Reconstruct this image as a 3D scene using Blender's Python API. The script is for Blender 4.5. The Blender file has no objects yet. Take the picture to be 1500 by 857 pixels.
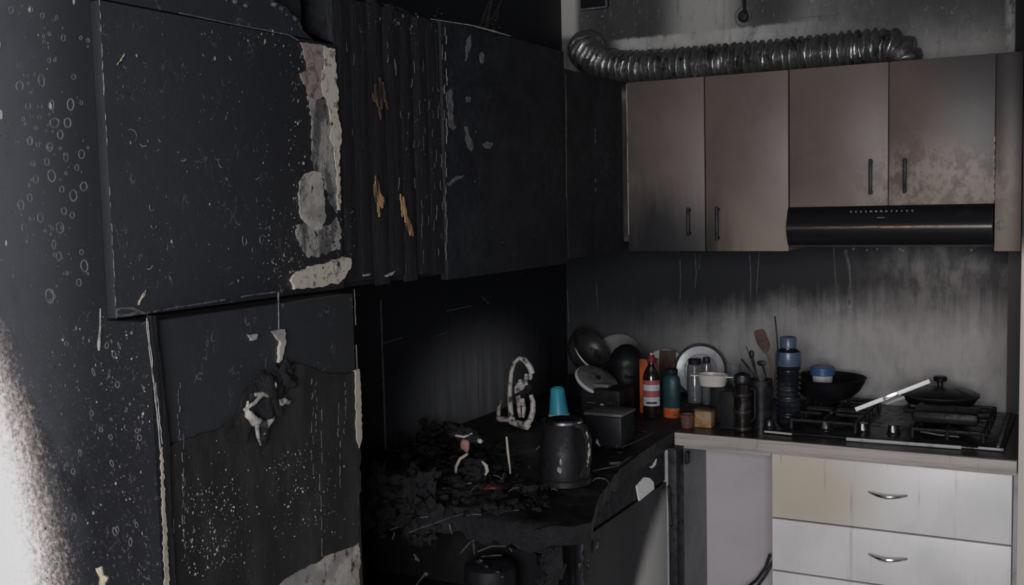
import bpy, bmesh, math, random
from mathutils import Vector, Matrix, noise as mnoise

S = bpy.context.scene
COL = S.collection
random.seed(7)

# ------------------------------------------------------------------ camera
FOC = 1567.08                                   # focal length in pixels of the 1500 x 857 frame
RW = Matrix(((0.87961512, -0.01865391, 0.47532018),
             (0.47509805, 0.0841203, -0.87590275),
             (-0.02364507, 0.99628099, 0.08285592)))
CAM = Vector((1.673, -3.5, 1.562))
cd = bpy.data.cameras.new('camera')
cam = bpy.data.objects.new('camera', cd)
COL.objects.link(cam)
cam.matrix_world = Matrix.Translation(CAM) @ RW.to_4x4()
cd.sensor_width = 36.0
cd.lens = FOC / 1500 * 36
cd.clip_start = 0.02
S.camera = cam

# ------------------------------------------------------------------ world, lights, exposure
wd = bpy.data.worlds.new('room_light')
S.world = wd
wd.use_nodes = True
wd.node_tree.nodes['Background'].inputs[0].default_value = (0.72, 0.82, 1.0, 1)
wd.node_tree.nodes['Background'].inputs[1].default_value = 0.19


def area(name, loc, target, sx, sy, energy, color):
    l = bpy.data.lights.new(name, 'AREA')
    l.shape = 'RECTANGLE'; l.size = sx; l.size_y = sy; l.energy = energy; l.color = color
    o = bpy.data.objects.new(name, l); COL.objects.link(o)
    o.location = loc
    o.rotation_euler = (Vector(target) - Vector(loc)).to_track_quat('-Z', 'Y').to_euler()
    return o


area('window_daylight', (1.95, -5.15, 1.65), (0.75, -0.6, 1.1), 1.5, 1.3, 120, (0.975, 0.98, 1.0))
area('warm_room_lamp', (.76, -3.7, 1.95), (1.22, -0.4, 1.45), 0.12, 0.08, 0.17, (1.0, 0.50, 0.22)).data.spread = 0.42

vs = S.view_settings
vs.view_transform = 'Standard'; vs.look = 'None'; vs.gamma = 1.0; vs.use_curve_mapping = False
vs.exposure = 0.0

# ------------------------------------------------------------------ pixel -> point on a real plane


def ray(px, py):
    return RW @ Vector((px - 750, -(py - 428.5), -FOC))


def onX(p, v):
    r = ray(*p); return CAM + r * ((v - CAM.x) / r.x)


def onY(p, v):
    r = ray(*p); return CAM + r * ((v - CAM.y) / r.y)


def onZ(p, v):
    r = ray(*p); return CAM + r * ((v - CAM.z) / r.z)


# ------------------------------------------------------------------ material helper
class NT:
    def __init__(self, name):
        self.m = bpy.data.materials.new(name); self.m.use_nodes = True
        self.t = self.m.node_tree; self.b = self.t.nodes['Principled BSDF']
        self.g = self.t.nodes.new('ShaderNodeNewGeometry')
        sp = self.t.nodes.new('ShaderNodeSeparateXYZ')
        self.t.links.new(self.g.outputs['Position'], sp.inputs[0])
        self.P = self.g.outputs['Position']; self.x, self.y, self.z = sp.outputs

    def put(self, sock, v):
        if hasattr(v, 'is_linked') or hasattr(v, 'links'):
            self.t.links.new(v, sock)
        else:
            if sock.type == 'RGBA' and len(v) == 3: v = (*v, 1)
            sock.default_value = v

    def ma(self, op, a, b=0.0, c=0.0):
        n = self.t.nodes.new('ShaderNodeMath'); n.operation = op
        self.put(n.inputs[0], a); self.put(n.inputs[1], b); self.put(n.inputs[2], c)
        return n.outputs[0]

    def noise(self, scale, st=(1, 1, 1), detail=4, rough=0.6, off=(0, 0, 0)):
        v = self.t.nodes.new('ShaderNodeMapping'); v.inputs['Scale'].default_value = st
        v.inputs['Location'].default_value = off
        self.t.links.new(self.P, v.inputs[0])
        n = self.t.nodes.new('ShaderNodeTexNoise'); n.inputs['Scale'].default_value = scale
        n.inputs['Detail'].default_value = detail; n.inputs['Roughness'].default_value = rough
        self.t.links.new(v.outputs[0], n.inputs['Vector'])
        return n.outputs[0]

    def mr(self, v, a, b, c=0.0, d=1.0):
        n = self.t.nodes.new('ShaderNodeMapRange'); n.interpolation_type = 'SMOOTHSTEP'
        self.put(n.inputs[0], v)
        for i, q in enumerate((a, b, c, d)): self.put(n.inputs[i + 1], q)
        return n.outputs[0]

    def mix(self, f, a, b):
        n = self.t.nodes.new('ShaderNodeMix'); n.data_type = 'RGBA'
        self.put(n.inputs[0], f); self.put(n.inputs[6], a); self.put(n.inputs[7], b)
        return n.outputs[2]

    def add(self, a, b): return self.ma('ADD', a, b)
    def mul(self, a, b): return self.ma('MULTIPLY', a, b)
    def mx(self, a, b): return self.ma('MAXIMUM', a, b)
    def mn(self, a, b): return self.ma('MINIMUM', a, b)

    def blob(self, axes, c, r, soft=0.35, wob=None):
        """1 inside an ellipse in two world axes, 0 outside"""
        s = None
        for ax, cc, rr in zip(axes, c, r):
            q = self.ma('POWER', self.mul(self.add(getattr(self, ax), -cc), 1.0 / rr), 2.0)
            s = q if s is None else self.add(s, q)
        s = self.ma('SQRT', s)
        if wob is not None: s = self.add(s, wob)
        return self.mr(s, 1 - soft, 1 + soft, 1, 0)

    def fin(self, col, rough=0.6, spec=0.35, metal=0.0, bump=None, bstr=0.3, bdist=0.004):
        self.put(self.b.inputs['Base Color'], col)
        self.put(self.b.inputs['Roughness'], rough)
        self.b.inputs['Specular IOR Level'].default_value = spec
        self.b.inputs['Metallic'].default_value = metal
        if bump is not None:
            n = self.t.nodes.new('ShaderNodeBump'); n.inputs['Strength'].default_value = bstr
            n.inputs['Distance'].default_value = bdist
            self.t.links.new(bump, n.inputs['Height']); self.t.links.new(n.outputs[0], self.b.inputs['Normal'])
        return self.m


def dirty(name, c, dirt=(0.012, 0.012, 0.014), lo=0.45, hi=0.75, scale=18, st=(1, 1, 1), rough=0.5, spec=0.4, metal=0.0, bstr=0.15):
    """a plain colour with soot blotches"""
    k = NT(name)
    n = k.noise(scale, st, 5, 0.65)
    f = k.mr(n, lo, hi)
    return k.fin(k.mix(f, c, dirt), k.mr(f, 0, 1, rough, 0.75), spec, metal, n, bstr)


M = {}
SOOT = (0.0058, 0.0066, 0.0096)
SOOT2 = (0.0150, 0.0158, 0.0192)

# charred surfaces
k = NT('soot_black'); n = k.noise(9, (1, 1, 1), 6, 0.7); n2 = k.noise(55, (1, 1, 1), 3)
M['soot'] = k.fin(k.mix(k.mr(n, .35, .75), SOOT, SOOT2), k.mr(n2, .3, .7, .5, .8), .3, 0, n2, .35, .003)
k = NT('char_black'); n = k.noise(30, (1, 1, 1), 7, 0.75); n2 = k.noise(6)
M['char'] = k.fin(k.mix(k.mr(n, .45, .8), (.0035, .0036, .005), (.017, .0168, .018)), k.mr(n2, .38, .62, .28, .7), .45, 0, n, 1.0, .012)
k = NT('burnt_timber'); n = k.noise(14, (3, 3, .22), 6, 0.7); n2 = k.noise(52, (1, 3.2, .09), 5, .75); n3 = k.noise(5, (1, 1, .7), off=(4, 2, 0)); n4 = k.noise(120, (1, 1.5, .5), 4, .8)
c = k.mix(k.mr(n, .5, .8), (.0072, .0075, .0095), (.022, .022, .0245))
ash = k.mul(k.mr(n2, .585, .66), k.mul(k.mr(n3, .40, .60), k.mr(k.y, -1.75, -1.55, .25, 1)))
c = k.mix(k.mul(ash, .8), c, (.12, .118, .12))
c = k.mix(k.mul(k.mr(n4, .63, .70), k.mr(n3, .45, .6)), c, (.10, .10, .10))
M['timber'] = k.fin(c, .6, .35, 0, n, 1.0, .006)
M['void'] = dirty('soot_deep', (.004, .004, .005), (.009, .009, .010), rough=.8, spec=.2)
M['visor'] = dirty('hood_enamel', (.006, .006, .008), (.009, .009, .010), .5, .9, 8, rough=.25, spec=.6, bstr=.0)
M['blackgloss'] = dirty('black_enamel', (.007, .007, .009), (.011, .011, .012), .4, .8, 30, rough=.3, spec=.5, bstr=.05)
M['blackpan'] = dirty('blackened_pan', (.006, .006, .0075), (.004, .004, .005), .4, .7, 12, rough=.42, spec=.28, bstr=.08)
M['iron'] = dirty('cast_iron', (.006, .006, .008), (.003, .003, .004), .4, .7, 40, rough=.5, spec=.35, bstr=.3)
M['steel'] = dirty('steel', (.62, .60, .58), (.05, .05, .05), .5, .78, 20, rough=.22, metal=1.0, bstr=.05)
M['steeldark'] = dirty('sooty_steel', (.05, .05, .05), (.006, .006, .007), .42, .68, 16, rough=.35, metal=.6, bstr=.08)
M['white'] = dirty('white_plastic', (.40, .365, .34), (.03, .028, .027), .46, .66, 45, rough=.45)
M['whiteclean'] = dirty('clean_white', (.86, .86, .83), (.45, .43, .42), .66, .9, 30, rough=.4)
M['ceramic'] = dirty('ceramic', (.42, .42, .44), (.10, .10, .11), .5, .85, 14, rough=.25, spec=.5, bstr=.03)
M['dishwhite'] = dirty('sooty_white_ceramic', (.50, .46, .43), (.22, .20, .19), .5, .85, 14, rough=.35, bstr=.03)
M['greyplastic'] = dirty('grey_plastic', (.115, .115, .11), (.02, .02, .022), .45, .75, 14, rough=.5)
M['darkgrey'] = dirty('dark_grey_plastic', (.010, .0105, .0125), (.005, .005, .006), .4, .7, 14, rough=.45, spec=.25)
M['teal'] = dirty('teal_plastic', (.030, .27, .36), (.02, .10, .14), .5, .85, 20, rough=.4)
M['tealdark'] = dirty('dark_teal_plastic', (.006, .038, .046), (.005, .013, .016), .45, .75, 20, rough=.45)
M['orange'] = dirty('orange_plastic', (.40, .075, .018), (.08, .016, .010), .45, .75, 20, rough=.45)
M['red'] = dirty('red_plastic', (.16, .013, .016), (.02, .006, .006), .42, .7, 24, rough=.45)
M['redlabel'] = dirty('red_print', (.28, .06, .07), (.1, .03, .03), .55, .85, 60, rough=.6)
M['alu'] = dirty('dull_aluminium', (.42, .42, .41), (.12, .12, .12), .5, .75, 30, rough=.4, spec=.6)
M['brown'] = dirty('brown_wood', (.075, .043, .022), (.018, .012, .009), .4, .7, 30, (1, 1, .2), rough=.6)
M['spoonwood'] = dirty('dark_brown_wood', (.055, .024, .018), (.014, .008, .008), .45, .8, 30, rough=.55)
M['terra'] = dirty('terracotta', (.11, .043, .030), (.03, .016, .013), .45, .75, 20, rough=.7)
M['amber'] = dirty('amber_label', (.24, .105, .03), (.26, .19, .10), .42, .6, 50, rough=.5)
M['blue'] = dirty('blue_plastic', (.032, .082, .19), (.02, .035, .07), .5, .85, 24, rough=.35)
M['bluehaze'] = dirty('grey_blue_plastic', (.060, .088, .140), (.018, .024, .036), .45, .75, 24, rough=.3)
M['bottledark'] = dirty('smoky_blue_plastic', (.009, .011, .016), (.005, .006, .008), .4, .7, 16, rough=.14, spec=.6, bstr=.04)
M['darkglass'] = dirty('brown_glass', (.010, .006, .005), (.006, .004, .004), rough=.12, spec=.6, bstr=.02)
M['pink'] = dirty('scorched_pink', (.24, .12, .10), (.05, .03, .03), .5, .8, 60, rough=.6)
M['rawwood'] = dirty('raw_orange_wood', (.36, .205, .10), (.018, .013, .011), .40, .55, 22, (2.4, 2.4, .25), rough=.75, bstr=.6)
M['darkwood'] = dirty('scorched_wood', (.085, .040, .024), (.010, .008, .008), .40, .58, 26, (2, 2, .5), rough=.8, bstr=.6)
M['rope'] = dirty('pale_stick', (.36, .32, .27), (.12, .10, .08), .5, .8, 40, rough=.6)

k = NT('smoked_glass')
k.b.inputs['Transmission Weight'].default_value = .85
M['glass'] = k.fin((.55, .57, .60), .12, .5)

# peeled pale layers
k = NT('bare_board'); n = k.noise(34, (1, 1, .6), 6, .7); n2 = k.noise(16, off=(3, 1, 2))
c = k.mix(k.mr(n2, .42, .62), (.36, .33, .295), (.21, .195, .185))
M['bare'] = k.fin(k.mix(k.mr(n, .55, .64), c, (.03, .028, .028)), .75, .25, 0, n, .5, .004)
M['barepink'] = dirty('pink_grey_board', (.235, .18, .172), (.07, .058, .056), .50, .66, 50, rough=.75, bstr=.4)
M['barecream'] = dirty('cream_paint', (.44, .395, .325), (.13, .115, .10), .52, .66, 60, rough=.6, bstr=.3)
k = NT('blistered_board'); n = k.noise(60, (1, 1, .8), 6, .75); n2 = k.noise(22, (1, 1.4, .5), off=(2, 0, 1))
c = k.mix(k.mr(n2, .44, .56), (.27, .25, .235), (.085, .080, .078))
M['blister'] = k.fin(k.mix(k.mr(n, .54, .63), c, (.022, .021, .022)), .7, .3, 0, n, 1.0, .006)
M['flake'] = dirty('pale_flake', (.30, .295, .29), (.10, .10, .10), .45, .65, 60, rough=.7)
M['flakedim'] = dirty('dim_flake', (.105, .105, .112), (.05, .05, .055), .45, .65, 60, rough=.7)
M['ashgrey'] = dirty('ash_grey', (.060, .060, .064), (.02, .02, .022), .45, .65, 60, rough=.7)
M['flakewarm'] = dirty('cream_flake', (.52, .44, .33), (.2, .16, .11), .5, .7, 60, rough=.7)

# walls ----------------------------------------------------------------
k = NT('sooty_back_wall')
n = k.noise(5, (1, 1, .8), 7, .7); nf = k.noise(40, (1, 1, .5), 4, .7); ns = k.noise(9, (2, 1, .25), 5, .7, (1, 0, 4))
mid = k.mix(k.mr(n, .36, .66), (.19, .185, .18), (.075, .075, .077))
band = k.mr(k.add(k.z, k.mul(k.add(nf, -.5), .02)), 2.112, 2.124, 1, 0)                       # paler strip just above the duct
band = k.mul(k.mul(band, k.mr(k.x, .17, .24)), k.mr(k.x, .70, .95, 1, 0))
low = k.mr(k.add(k.z, k.mul(k.add(n, -.5), .14)), 1.97, 2.12, 1, 0)
c = k.mix(k.mul(low, .6), mid, (.27, .26, .25))
w = k.mul(k.add(n, -.5), 1.2)
c = k.mix(k.mul(k.blob('xz', (.53, 2.19), (.13, .16), .6, w), .85), c, (.33, .32, .30))
burn = k.mx(k.mx(k.blob('xz', (.24, 2.20), (.17, .20), .45, w), k.blob('xz', (1.33, 2.22), (.34, .15), .8, w)), k.blob('xz', (.74, 2.20), (.10, .12), .7, w))
c = k.mix(k.mul(burn, .86), c, (.020, .020, .022))
c = k.mix(k.mul(band, .85), c, k.mix(k.mr(n, .4, .7), (.42, .40, .38), (.25, .24, .23)))
c = k.mix(k.mr(nf, .55, .72, 0, .6), c, (.04, .04, .042))
c = k.mix(k.mr(ns, .52, .66, 0, .55), c, (.05, .05, .052))
c = k.mix(k.mr(k.noise(70, (1, 1, .45), 4, .8), .58, .70, 0, .5), c, (.32, .31, .30))
cl = k.mul(k.mr(k.x, .045, .075, 1, 0), k.mr(k.z, 2.13, 2.16))
c = k.mix(cl, c, (.36, .35, .33))
cl2 = k.mul(k.mr(k.x, 1.435, 1.45), k.mr(k.x, 1.463, 1.466, 1, 0))
c = k.mix(k.mul(k.mul(cl2, k.mr(nf, .35, .6)), .8), c, (.42, .41, .40))
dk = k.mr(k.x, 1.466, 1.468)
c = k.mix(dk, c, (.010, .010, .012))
M['wallback'] = k.fin(c, .7, .3, 0, nf, .3, .003)

k = NT('sooty_splashback')
n = k.noise(4.5, (1, 1, .9), 7, .65); nf = k.noise(26, (1, 1, .4), 5, .7); ns = k.noise(24, (1.6, 1, .10), 5, .7)
lev = k.add(k.z, k.add(k.mul(k.add(ns, -.5), .16), k.mul(k.add(n, -.5), .26)))
up = k.mr(lev, k.mr(k.x, .3, 1.1, 1.02, 1.10), k.mr(k.x, .3, 1.1, 1.23, 1.30))
cloud = k.mul(k.mr(k.x, .95, 1.25), k.mr(n, .38, .60))
up = k.mul(up, k.ma('SUBTRACT', 1.0, k.mul(cloud, k.mr(nf, .35, .7, .12, .55))))
lf = k.mr(k.add(k.x, k.mul(k.add(n, -.5), .35)), .10, .80, 1, 0)
s = k.ma('SUBTRACT', 1.0, k.mul(k.ma('SUBTRACT', 1.0, up), k.ma('SUBTRACT', 1.0, k.mul(lf, .93))))
clean = k.mix(k.mr(nf, .4, .75), (.30, .293, .293), (.22, .215, .215))
c = k.mix(s, clean, SOOT)
M['splash'] = k.fin(c, k.mr(s, 0, 1, .5, .6), .3, 0, nf, .15, .002)

k = NT('sooty_alcove_wall')
ns = k.noise(22, (1, 2.0, .08), 5, .7); n = k.noise(5)
g = k.blob('yz', (-.66, .97), (.30, .16), .8, k.mul(k.add(ns, -.5), .9))
c = k.mix(g, SOOT, k.mix(k.mr(ns, .35, .7), (.10, .10, .104), (.20, .20, .205)))
M['alcove'] = k.fin(c, .62, .3, 0, ns, .15, .002)

k = NT('sooty_white_side')
n = k.noise(7, (1, 1, .8), 6, .7); nf = k.noise(110, (1, 1, 1), 4, .8); n2 = k.noise(26, (1, 1, .7), 5, .75)
front = k.ma('SUBTRACT', .275, k.mul(k.ma('POWER', k.mx(k.ma('SUBTRACT', k.z, .98), 0.0), 1.7), .60))   # clean paint keeps to the near lower corner
w = k.add(k.ma('SUBTRACT', k.x, front), k.add(k.mul(k.add(n2, -.5), .075), k.mul(k.add(nf, -.5), .19)))
clean = k.mr(w, -.095, .012, 1, 0)
cc = k.mix(k.mr(w, -.13, -.02), (.78, .765, .75), (.46, .385, .35))
ne = k.noise(6, (1, 1, .8), 6, .65)
dark = k.mix(k.mr(k.x, .13, .385), (.066, .0675, .076), (.013, .0138, .0168))  # grey sheen on the soot painted in, fading towards the front edge
dark = k.mix(k.mr(ne, .48, .8, 0, .5), dark, (.014, .014, .016))
dark = k.mix(k.mul(k.mr(n, .42, .66), k.mr(k.z, 1.25, 1.42, .85, 0)), dark, (.010, .010, .0125))
sp = k.mul(k.mul(k.mr(nf, .56, .66), k.mr(n2, .38, .58)), k.mr(k.z, 1.1, 1.42, .9, .25))
dark = k.mix(sp, dark, (.11, .105, .105))
M['nib'] = k.fin(k.mix(clean, dark, cc), .6, .3, 0, n2, .3, .003)

k = NT('blistered_end_panel')
n = k.noise(6, (1, 1, .8), 6, .65); nf = k.noise(60, (1, 1, 1), 4, .75)
dark = k.mix(k.mr(k.x, .13, .385), (.066, .0675, .076), (.013, .0138, .0168))  # paler wall side is soot sheen put into the base colour
dark = k.mix(k.mr(n, .48, .8, 0, .5), dark, (.014, .014, .016))
dark = k.mix(k.mul(k.mr(k.noise(120, (1, 1, 1), 4, .8), .60, .72), k.mr(k.z, 1.40, 1.65, .5, .1)), dark, (.15, .15, .155))
M['endpanel'] = k.fin(dark, .55, .3, 0, nf, .2, .002)

k = NT('sooty_door_face')
n = k.noise(6, (1, 1, 1), 6, .7); nf = k.noise(70, (1, 1, 1), 4, .75)
dark = k.mix(k.mr(k.y, -2.4, -1.5), (.025, .026, .0305), (.0090, .0097, .0128))  # sheen at the near end painted into the colour, falling off along the run
dark = k.mix(k.mr(n, .45, .75, 0, .75), dark, (.013, .0135, .0165))
l1 = k.ma('ABSOLUTE', k.add(k.noise(30, (1, 1.3, .8), 2, .5), -.5)); nm = k.noise(17, (1, 1, 1), 3, .6, (5, 5, 5))
curl = k.mul(k.mr(l1, .004, .013, 1, 0), k.mr(nm, .56, .62))
dark = k.mix(k.mul(curl, k.mr(k.z, 1.42, 1.85, .8, .35)), dark, (.13, .128, .125))
dark = k.mix(k.mul(k.mr(k.noise(150, (1, 1, .7), 3, .8), .65, .72), k.mr(nm, .45, .6)), dark, (.10, .10, .10))
M['door'] = k.fin(dark, k.mr(n, .3, .7, .45, .65), .4, 0, nf, .3, .003)

k = NT('scorched_sheet')
n = k.noise(12, (1, 1.4, .5), 6, .7); nf = k.noise(60, (1, 1, .8), 5, .75); nv = k.noise(24, (1, 2.4, .12), 4, .7)
c = k.mix(k.mr(n, .4, .72), (.0115, .0108, .0108), (.030, .0275, .026))
c = k.mix(k.mr(nv, .62, .74, 0, .45), c, (.07, .065, .06))
M['sheet'] = k.fin(c, .5, .4, 0, n, .5, .008)

# cupboard and drawer laminates ---------------------------------------
k = NT('smoked_cupboard_front')
n = k.noise(4, (1, 1, .8), 6, .65); nf = k.noise(34, (1, 1, .7), 5, .75); nv = k.noise(12, (1.5, 1, .15), 4, .6)
c = k.mix(k.mr(n, .35, .68), (.116, .086, .078), (.078, .059, .055))
c = k.mix(k.mr(nf, .56, .70, 0, .30), c, (.055, .046, .043))
pale = k.mul(k.mr(k.z, 1.40, 1.66, 1, 0), k.mr(k.x, .62, .72))
c = k.mix(k.mul(pale, .60), c, (.26, .215, .175))
rub = k.mul(k.blob('xz', (1.30, 1.56), (.18, .13), .5), k.mr(nf, .42, .6))
c = k.mix(k.mul(rub, .55), c, (.30, .27, .235))
d = k.blob('xz', (.52, 1.40), (.19, .17), .55, k.mul(k.add(nv, -.5), 1.4))
d2 = k.mul(k.mr(k.add(k.z, k.mul(k.add(n, -.5), .25)), 1.60, 1.86), k.mr(k.x, 1.14, 1.42))
d3 = k.blob('xz', (1.08, 1.80), (.12, .09), .8, k.mul(k.add(n, -.5), 1.2))
c = k.mix(k.mul(d3, .40), c, (.05, .047, .042))
c = k.mix(k.mul(k.mr(k.x, .42, .60, .35, 0), k.mr(n, .3, .6)), c, (.06, .055, .047))
c = k.mix(k.mul(d, .95), c, (.012, .012, .014))
c = k.mix(k.mul(d2, .90), c, (.018, .017, .018))
M['cupboard'] = k.fin(c, .45, .4, 0, nf, .08, .002)

k = NT('stained_drawer_front')
n = k.noise(5, (1, 1, .7), 6, .6); nv = k.noise(20, (1.5, 1, .07), 5, .65); nf = k.noise(60)
c = k.mix(k.mr(n, .35, .7), (.66, .635, .62), (.56, .545, .53))
tan = k.mul(k.blob('xz', (.99, .76), (.16, .13), .6, k.mul(k.add(n, -.5), .8)), k.mr(k.z, .672, .674))
c = k.mix(k.mul(tan, .8), c, (.47, .40, .30))
dr = k.mul(k.mr(nv, .57, .66), k.mr(k.z, .5, .88, .22, .95))
c = k.mix(k.mul(dr, .8), c, (.24, .20, .165))
M['drawer'] = k.fin(c, .4, .4, 0, nf, .04, .001)

k = NT('stained_edge_strip')
nv = k.noise(30, (1.5, 1, .1), 5, .7); nh = k.noise(10, (.4, 1, 9), 4, .7)
c = k.mix(k.mr(nh, .4, .7), (.38, .335, .315), (.26, .235, .22))
c = k.mix(k.mr(nv, .60, .72, 0, .7), c, (.09, .08, .075))
M['edge'] = k.fin(c, .5, .3)
M['worktop'] = dirty('blackened_worktop', (.020, .020, .022), (.10, .098, .10), .60, .82, 26, rough=.35, spec=.5, bstr=.2)
M['lilac'] = dirty('lilac_grey_panel', (.40, .365, .385), (.36, .325, .34), .4, .7, 4, rough=.6, bstr=.02)
M['nichegrey'] = dirty('grey_panel', (.20, .20, .205), (.15, .15, .155), .4, .7, 6, rough=.6, bstr=.02)
M['jamb'] = dirty('grey_edge', (.30, .30, .31), (.16, .16, .17), .4, .75, 8, rough=.5)

k = NT('sooty_appliance_front')
n = k.noise(6, (1, 1, .6), 5, .65); nf = k.noise(40)
a = k.add(k.add(k.y, .70), k.add(k.mul(k.add(k.mul(k.z, -1.0), .76), 1.05), k.mul(k.add(n, -.5), .10)))
s = k.mr(a, -.06, .07, 1, 0)
s = k.mx(s, k.mr(k.add(k.z, k.mul(k.add(n, -.5), .05)), .70, .765))
M['appliance'] = k.fin(k.mix(s, (.60, .575, .54), SOOT), .45, .4, 0, nf, .05, .001)

k = NT('pale_wall_end')
n = k.noise(9)
c = k.mix(k.mr(k.add(k.z, k.mul(k.add(n, -.5), .1)), 1.36, 1.48), (.50, .45, .40), SOOT2)
M['nibright'] = k.fin(c, .6, .3)
M['darktrim'] = dirty('dark_trim', (.006, .006, .009), (.016, .016, .019), .6, .8, 12, (1, 1, .3), rough=.5)
M['floor'] = dirty('floor_vinyl', (.18, .16, .15), (.05, .05, .05), .5, .8, 6, rough=.5)
M['ceiling'] = dirty('sooty_ceiling', (.03, .03, .032), (.01, .01, .011), .4, .7, 5, rough=.8)
k = NT('sooty_foil'); n = k.noise(26, (1, 1, 1), 5, .7); n2 = k.noise(90)
M['foil'] = k.fin(k.mix(k.mr(n, .46, .72), (.25, .247, .243), (.018, .018, .019)), k.mr(n, .4, .7, .30, .5), .5, .85, n2, .5, .003)


# ------------------------------------------------------------------ mesh helpers
class MB:
    def __init__(self): self.b = bmesh.new()

    def box(self, x0, x1, y0, y1, z0, z1, bev=0.0):
        r = bmesh.ops.create_cube(self.b, size=1)
        for v in r['verts']:
            v.co = Vector(((x0 + x1) / 2 + v.co.x * (x1 - x0), (y0 + y1) / 2 + v.co.y * (y1 - y0), (z0 + z1) / 2 + v.co.z * (z1 - z0)))
        if bev:
            es = list({e for v in r['verts'] for e in v.link_edges})
            bmesh.ops.bevel(self.b, geom=es, offset=bev, segments=2, affect='EDGES', profile=.5)
        return self

    def obox(self, c, ax, half, bev=0.0):
        """oriented box: centre, three unit axes, half sizes"""
        r = bmesh.ops.create_cube(self.b, size=2)
        for v in r['verts']:
            v.co = Vector(c) + Vector(ax[0]) * v.co.x * half[0] + Vector(ax[1]) * v.co.y * half[1] + Vector(ax[2]) * v.co.z * half[2]
        if bev:
            es = list({e for v in r['verts'] for e in v.link_edges})
            bmesh.ops.bevel(self.b, geom=es, offset=bev, segments=2, affect='EDGES', profile=.5)
        return self

    def tube(self, pts, rad, seg=10, cap=True, flat=1.0):
        pts = [Vector(p) for p in pts]
        rs = rad if isinstance(rad, (list, tuple)) else [rad] * len(pts)
        rings = []; up = None
        for i, p in enumerate(pts):
            t = (pts[min(i + 1, len(pts) - 1)] - pts[max(i - 1, 0)]).normalized()
            if up is None:
                up = Vector((0, 0, 1)) if abs(t.z) < .9 else Vector((1, 0, 0))
            a = t.cross(up).normalized(); bb = a.cross(t).normalized(); up = bb
            rings.append([self.b.verts.new(p + (a * math.cos(2 * math.pi * j / seg) + bb * math.sin(2 * math.pi * j / seg) * flat) * rs[i]) for j in range(seg)])
        for A, B in zip(rings, rings[1:]):
            for j in range(seg):
                self.b.faces.new((A[j], A[(j + 1) % seg], B[(j + 1) % seg], B[j]))
        if cap:
            self.b.faces.new(rings[0][::-1]); self.b.faces.new(rings[-1])
        return self

    def lathe(self, prof, c, axis=(0, 0, 1), seg=32, squash=1.0):
        """prof: list of (radius, height) along the axis, closed where the radius is 0"""
        q = Vector((0, 0, 1)).rotation_difference(Vector(axis).normalized())
        c = Vector(c); rings = []
        for r, h in prof:
            if r < 1e-6:
                rings.append([self.b.verts.new(c + q @ Vector((0, 0, h)))])
            else:
                rings.append([self.b.verts.new(c + q @ Vector((r * math.cos(2 * math.pi * j / seg), r * squash * math.sin(2 * math.pi * j / seg), h))) for j in range(seg)])
        for A, B in zip(rings, rings[1:]):
            for j in range(seg):
                a0 = A[j % len(A)]; a1 = A[(j + 1) % len(A)]; b0 = B[j % len(B)]; b1 = B[(j + 1) % len(B)]
                f = []
                for v in (a0, a1, b1, b0):
                    if v not in f: f.append(v)
                if len(f) > 2: self.b.faces.new(f)
        return self

    def torus(self, c, R, r, axis=(0, 0, 1), seg=28, ss=8, sq=1.0, a0=0, a1=360):
        q = Vector((0, 0, 1)).rotation_difference(Vector(axis).normalized())
        n = seg
        pts = []
        for i in range(n + 1):
            a = math.radians(a0 + (a1 - a0) * i / n)
            pts.append(Vector(c) + q @ Vector((R * math.cos(a), R * sq * math.sin(a), 0)))
        return self.tube(pts, r, ss)

    def prism(self, pts, off):
        """flat outline with thickness; pts are points, off the thickness vector"""
        A = [self.b.verts.new(Vector(p)) for p in pts]
        B = [self.b.verts.new(Vector(p) + Vector(off)) for p in pts]
        n = len(pts)
        self.b.faces.new(A); self.b.faces.new(B[::-1])
        for i in range(n):
            self.b.faces.new((A[i], B[i], B[(i + 1) % n], A[(i + 1) % n]))
        return self


def link(name, mb, mat, smooth=True, angle=35):
    b = mb.b
    bmesh.ops.recalc_face_normals(b, faces=b.faces[:])
    ca = math.radians(angle)
    for f in b.faces: f.smooth = smooth
    if mat in ('char', 'sheet', 'bare', 'white', 'pink', 'red'): ca = math.radians(75)
    for e in b.edges:
        if len(e.link_faces) == 2 and e.calc_face_angle(0) > ca: e.smooth = False
    me = bpy.data.meshes.new(name); b.to_mesh(me); b.free()
    if mat is not None: me.materials.append(M[mat] if isinstance(mat, str) else mat)
    o = bpy.data.objects.new(name, me); COL.objects.link(o)
    return o


ROOT = {}


def thing(name, label, cat, loc, group=None):
    o = bpy.data.objects.new(name, None); COL.objects.link(o)
    o.empty_display_size = .05
    o.location = loc; o['label'] = label; o['category'] = cat
    if group: o['group'] = group
    ROOT[o] = Vector(loc)
    return o


def part(name, mb, mat, par, label=None, kind=None, smooth=True):
    o = link(name, mb, mat, smooth)
    r = ROOT[par]; ROOT[o] = r
    o.data.transform(Matrix.Translation(-r))
    o.parent = par
    if label: o['label'] = label
    if kind: o['kind'] = kind
    return o


def solo(name, mb, mat, label, cat, loc, group=None, kind=None):
    o = link(name, mb, mat); loc = Vector(loc)
    o.data.transform(Matrix.Translation(-loc)); o.location = loc
    ROOT[o] = loc
    if label: o['label'] = label; o['category'] = cat
    if group: o['group'] = group
    if kind: o['kind'] = kind
    return o


def struct(name, mb, mat):
    o = link(name, mb, mat); o['kind'] = 'structure'; ROOT[o] = Vector((0, 0, 0)); return o


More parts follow.
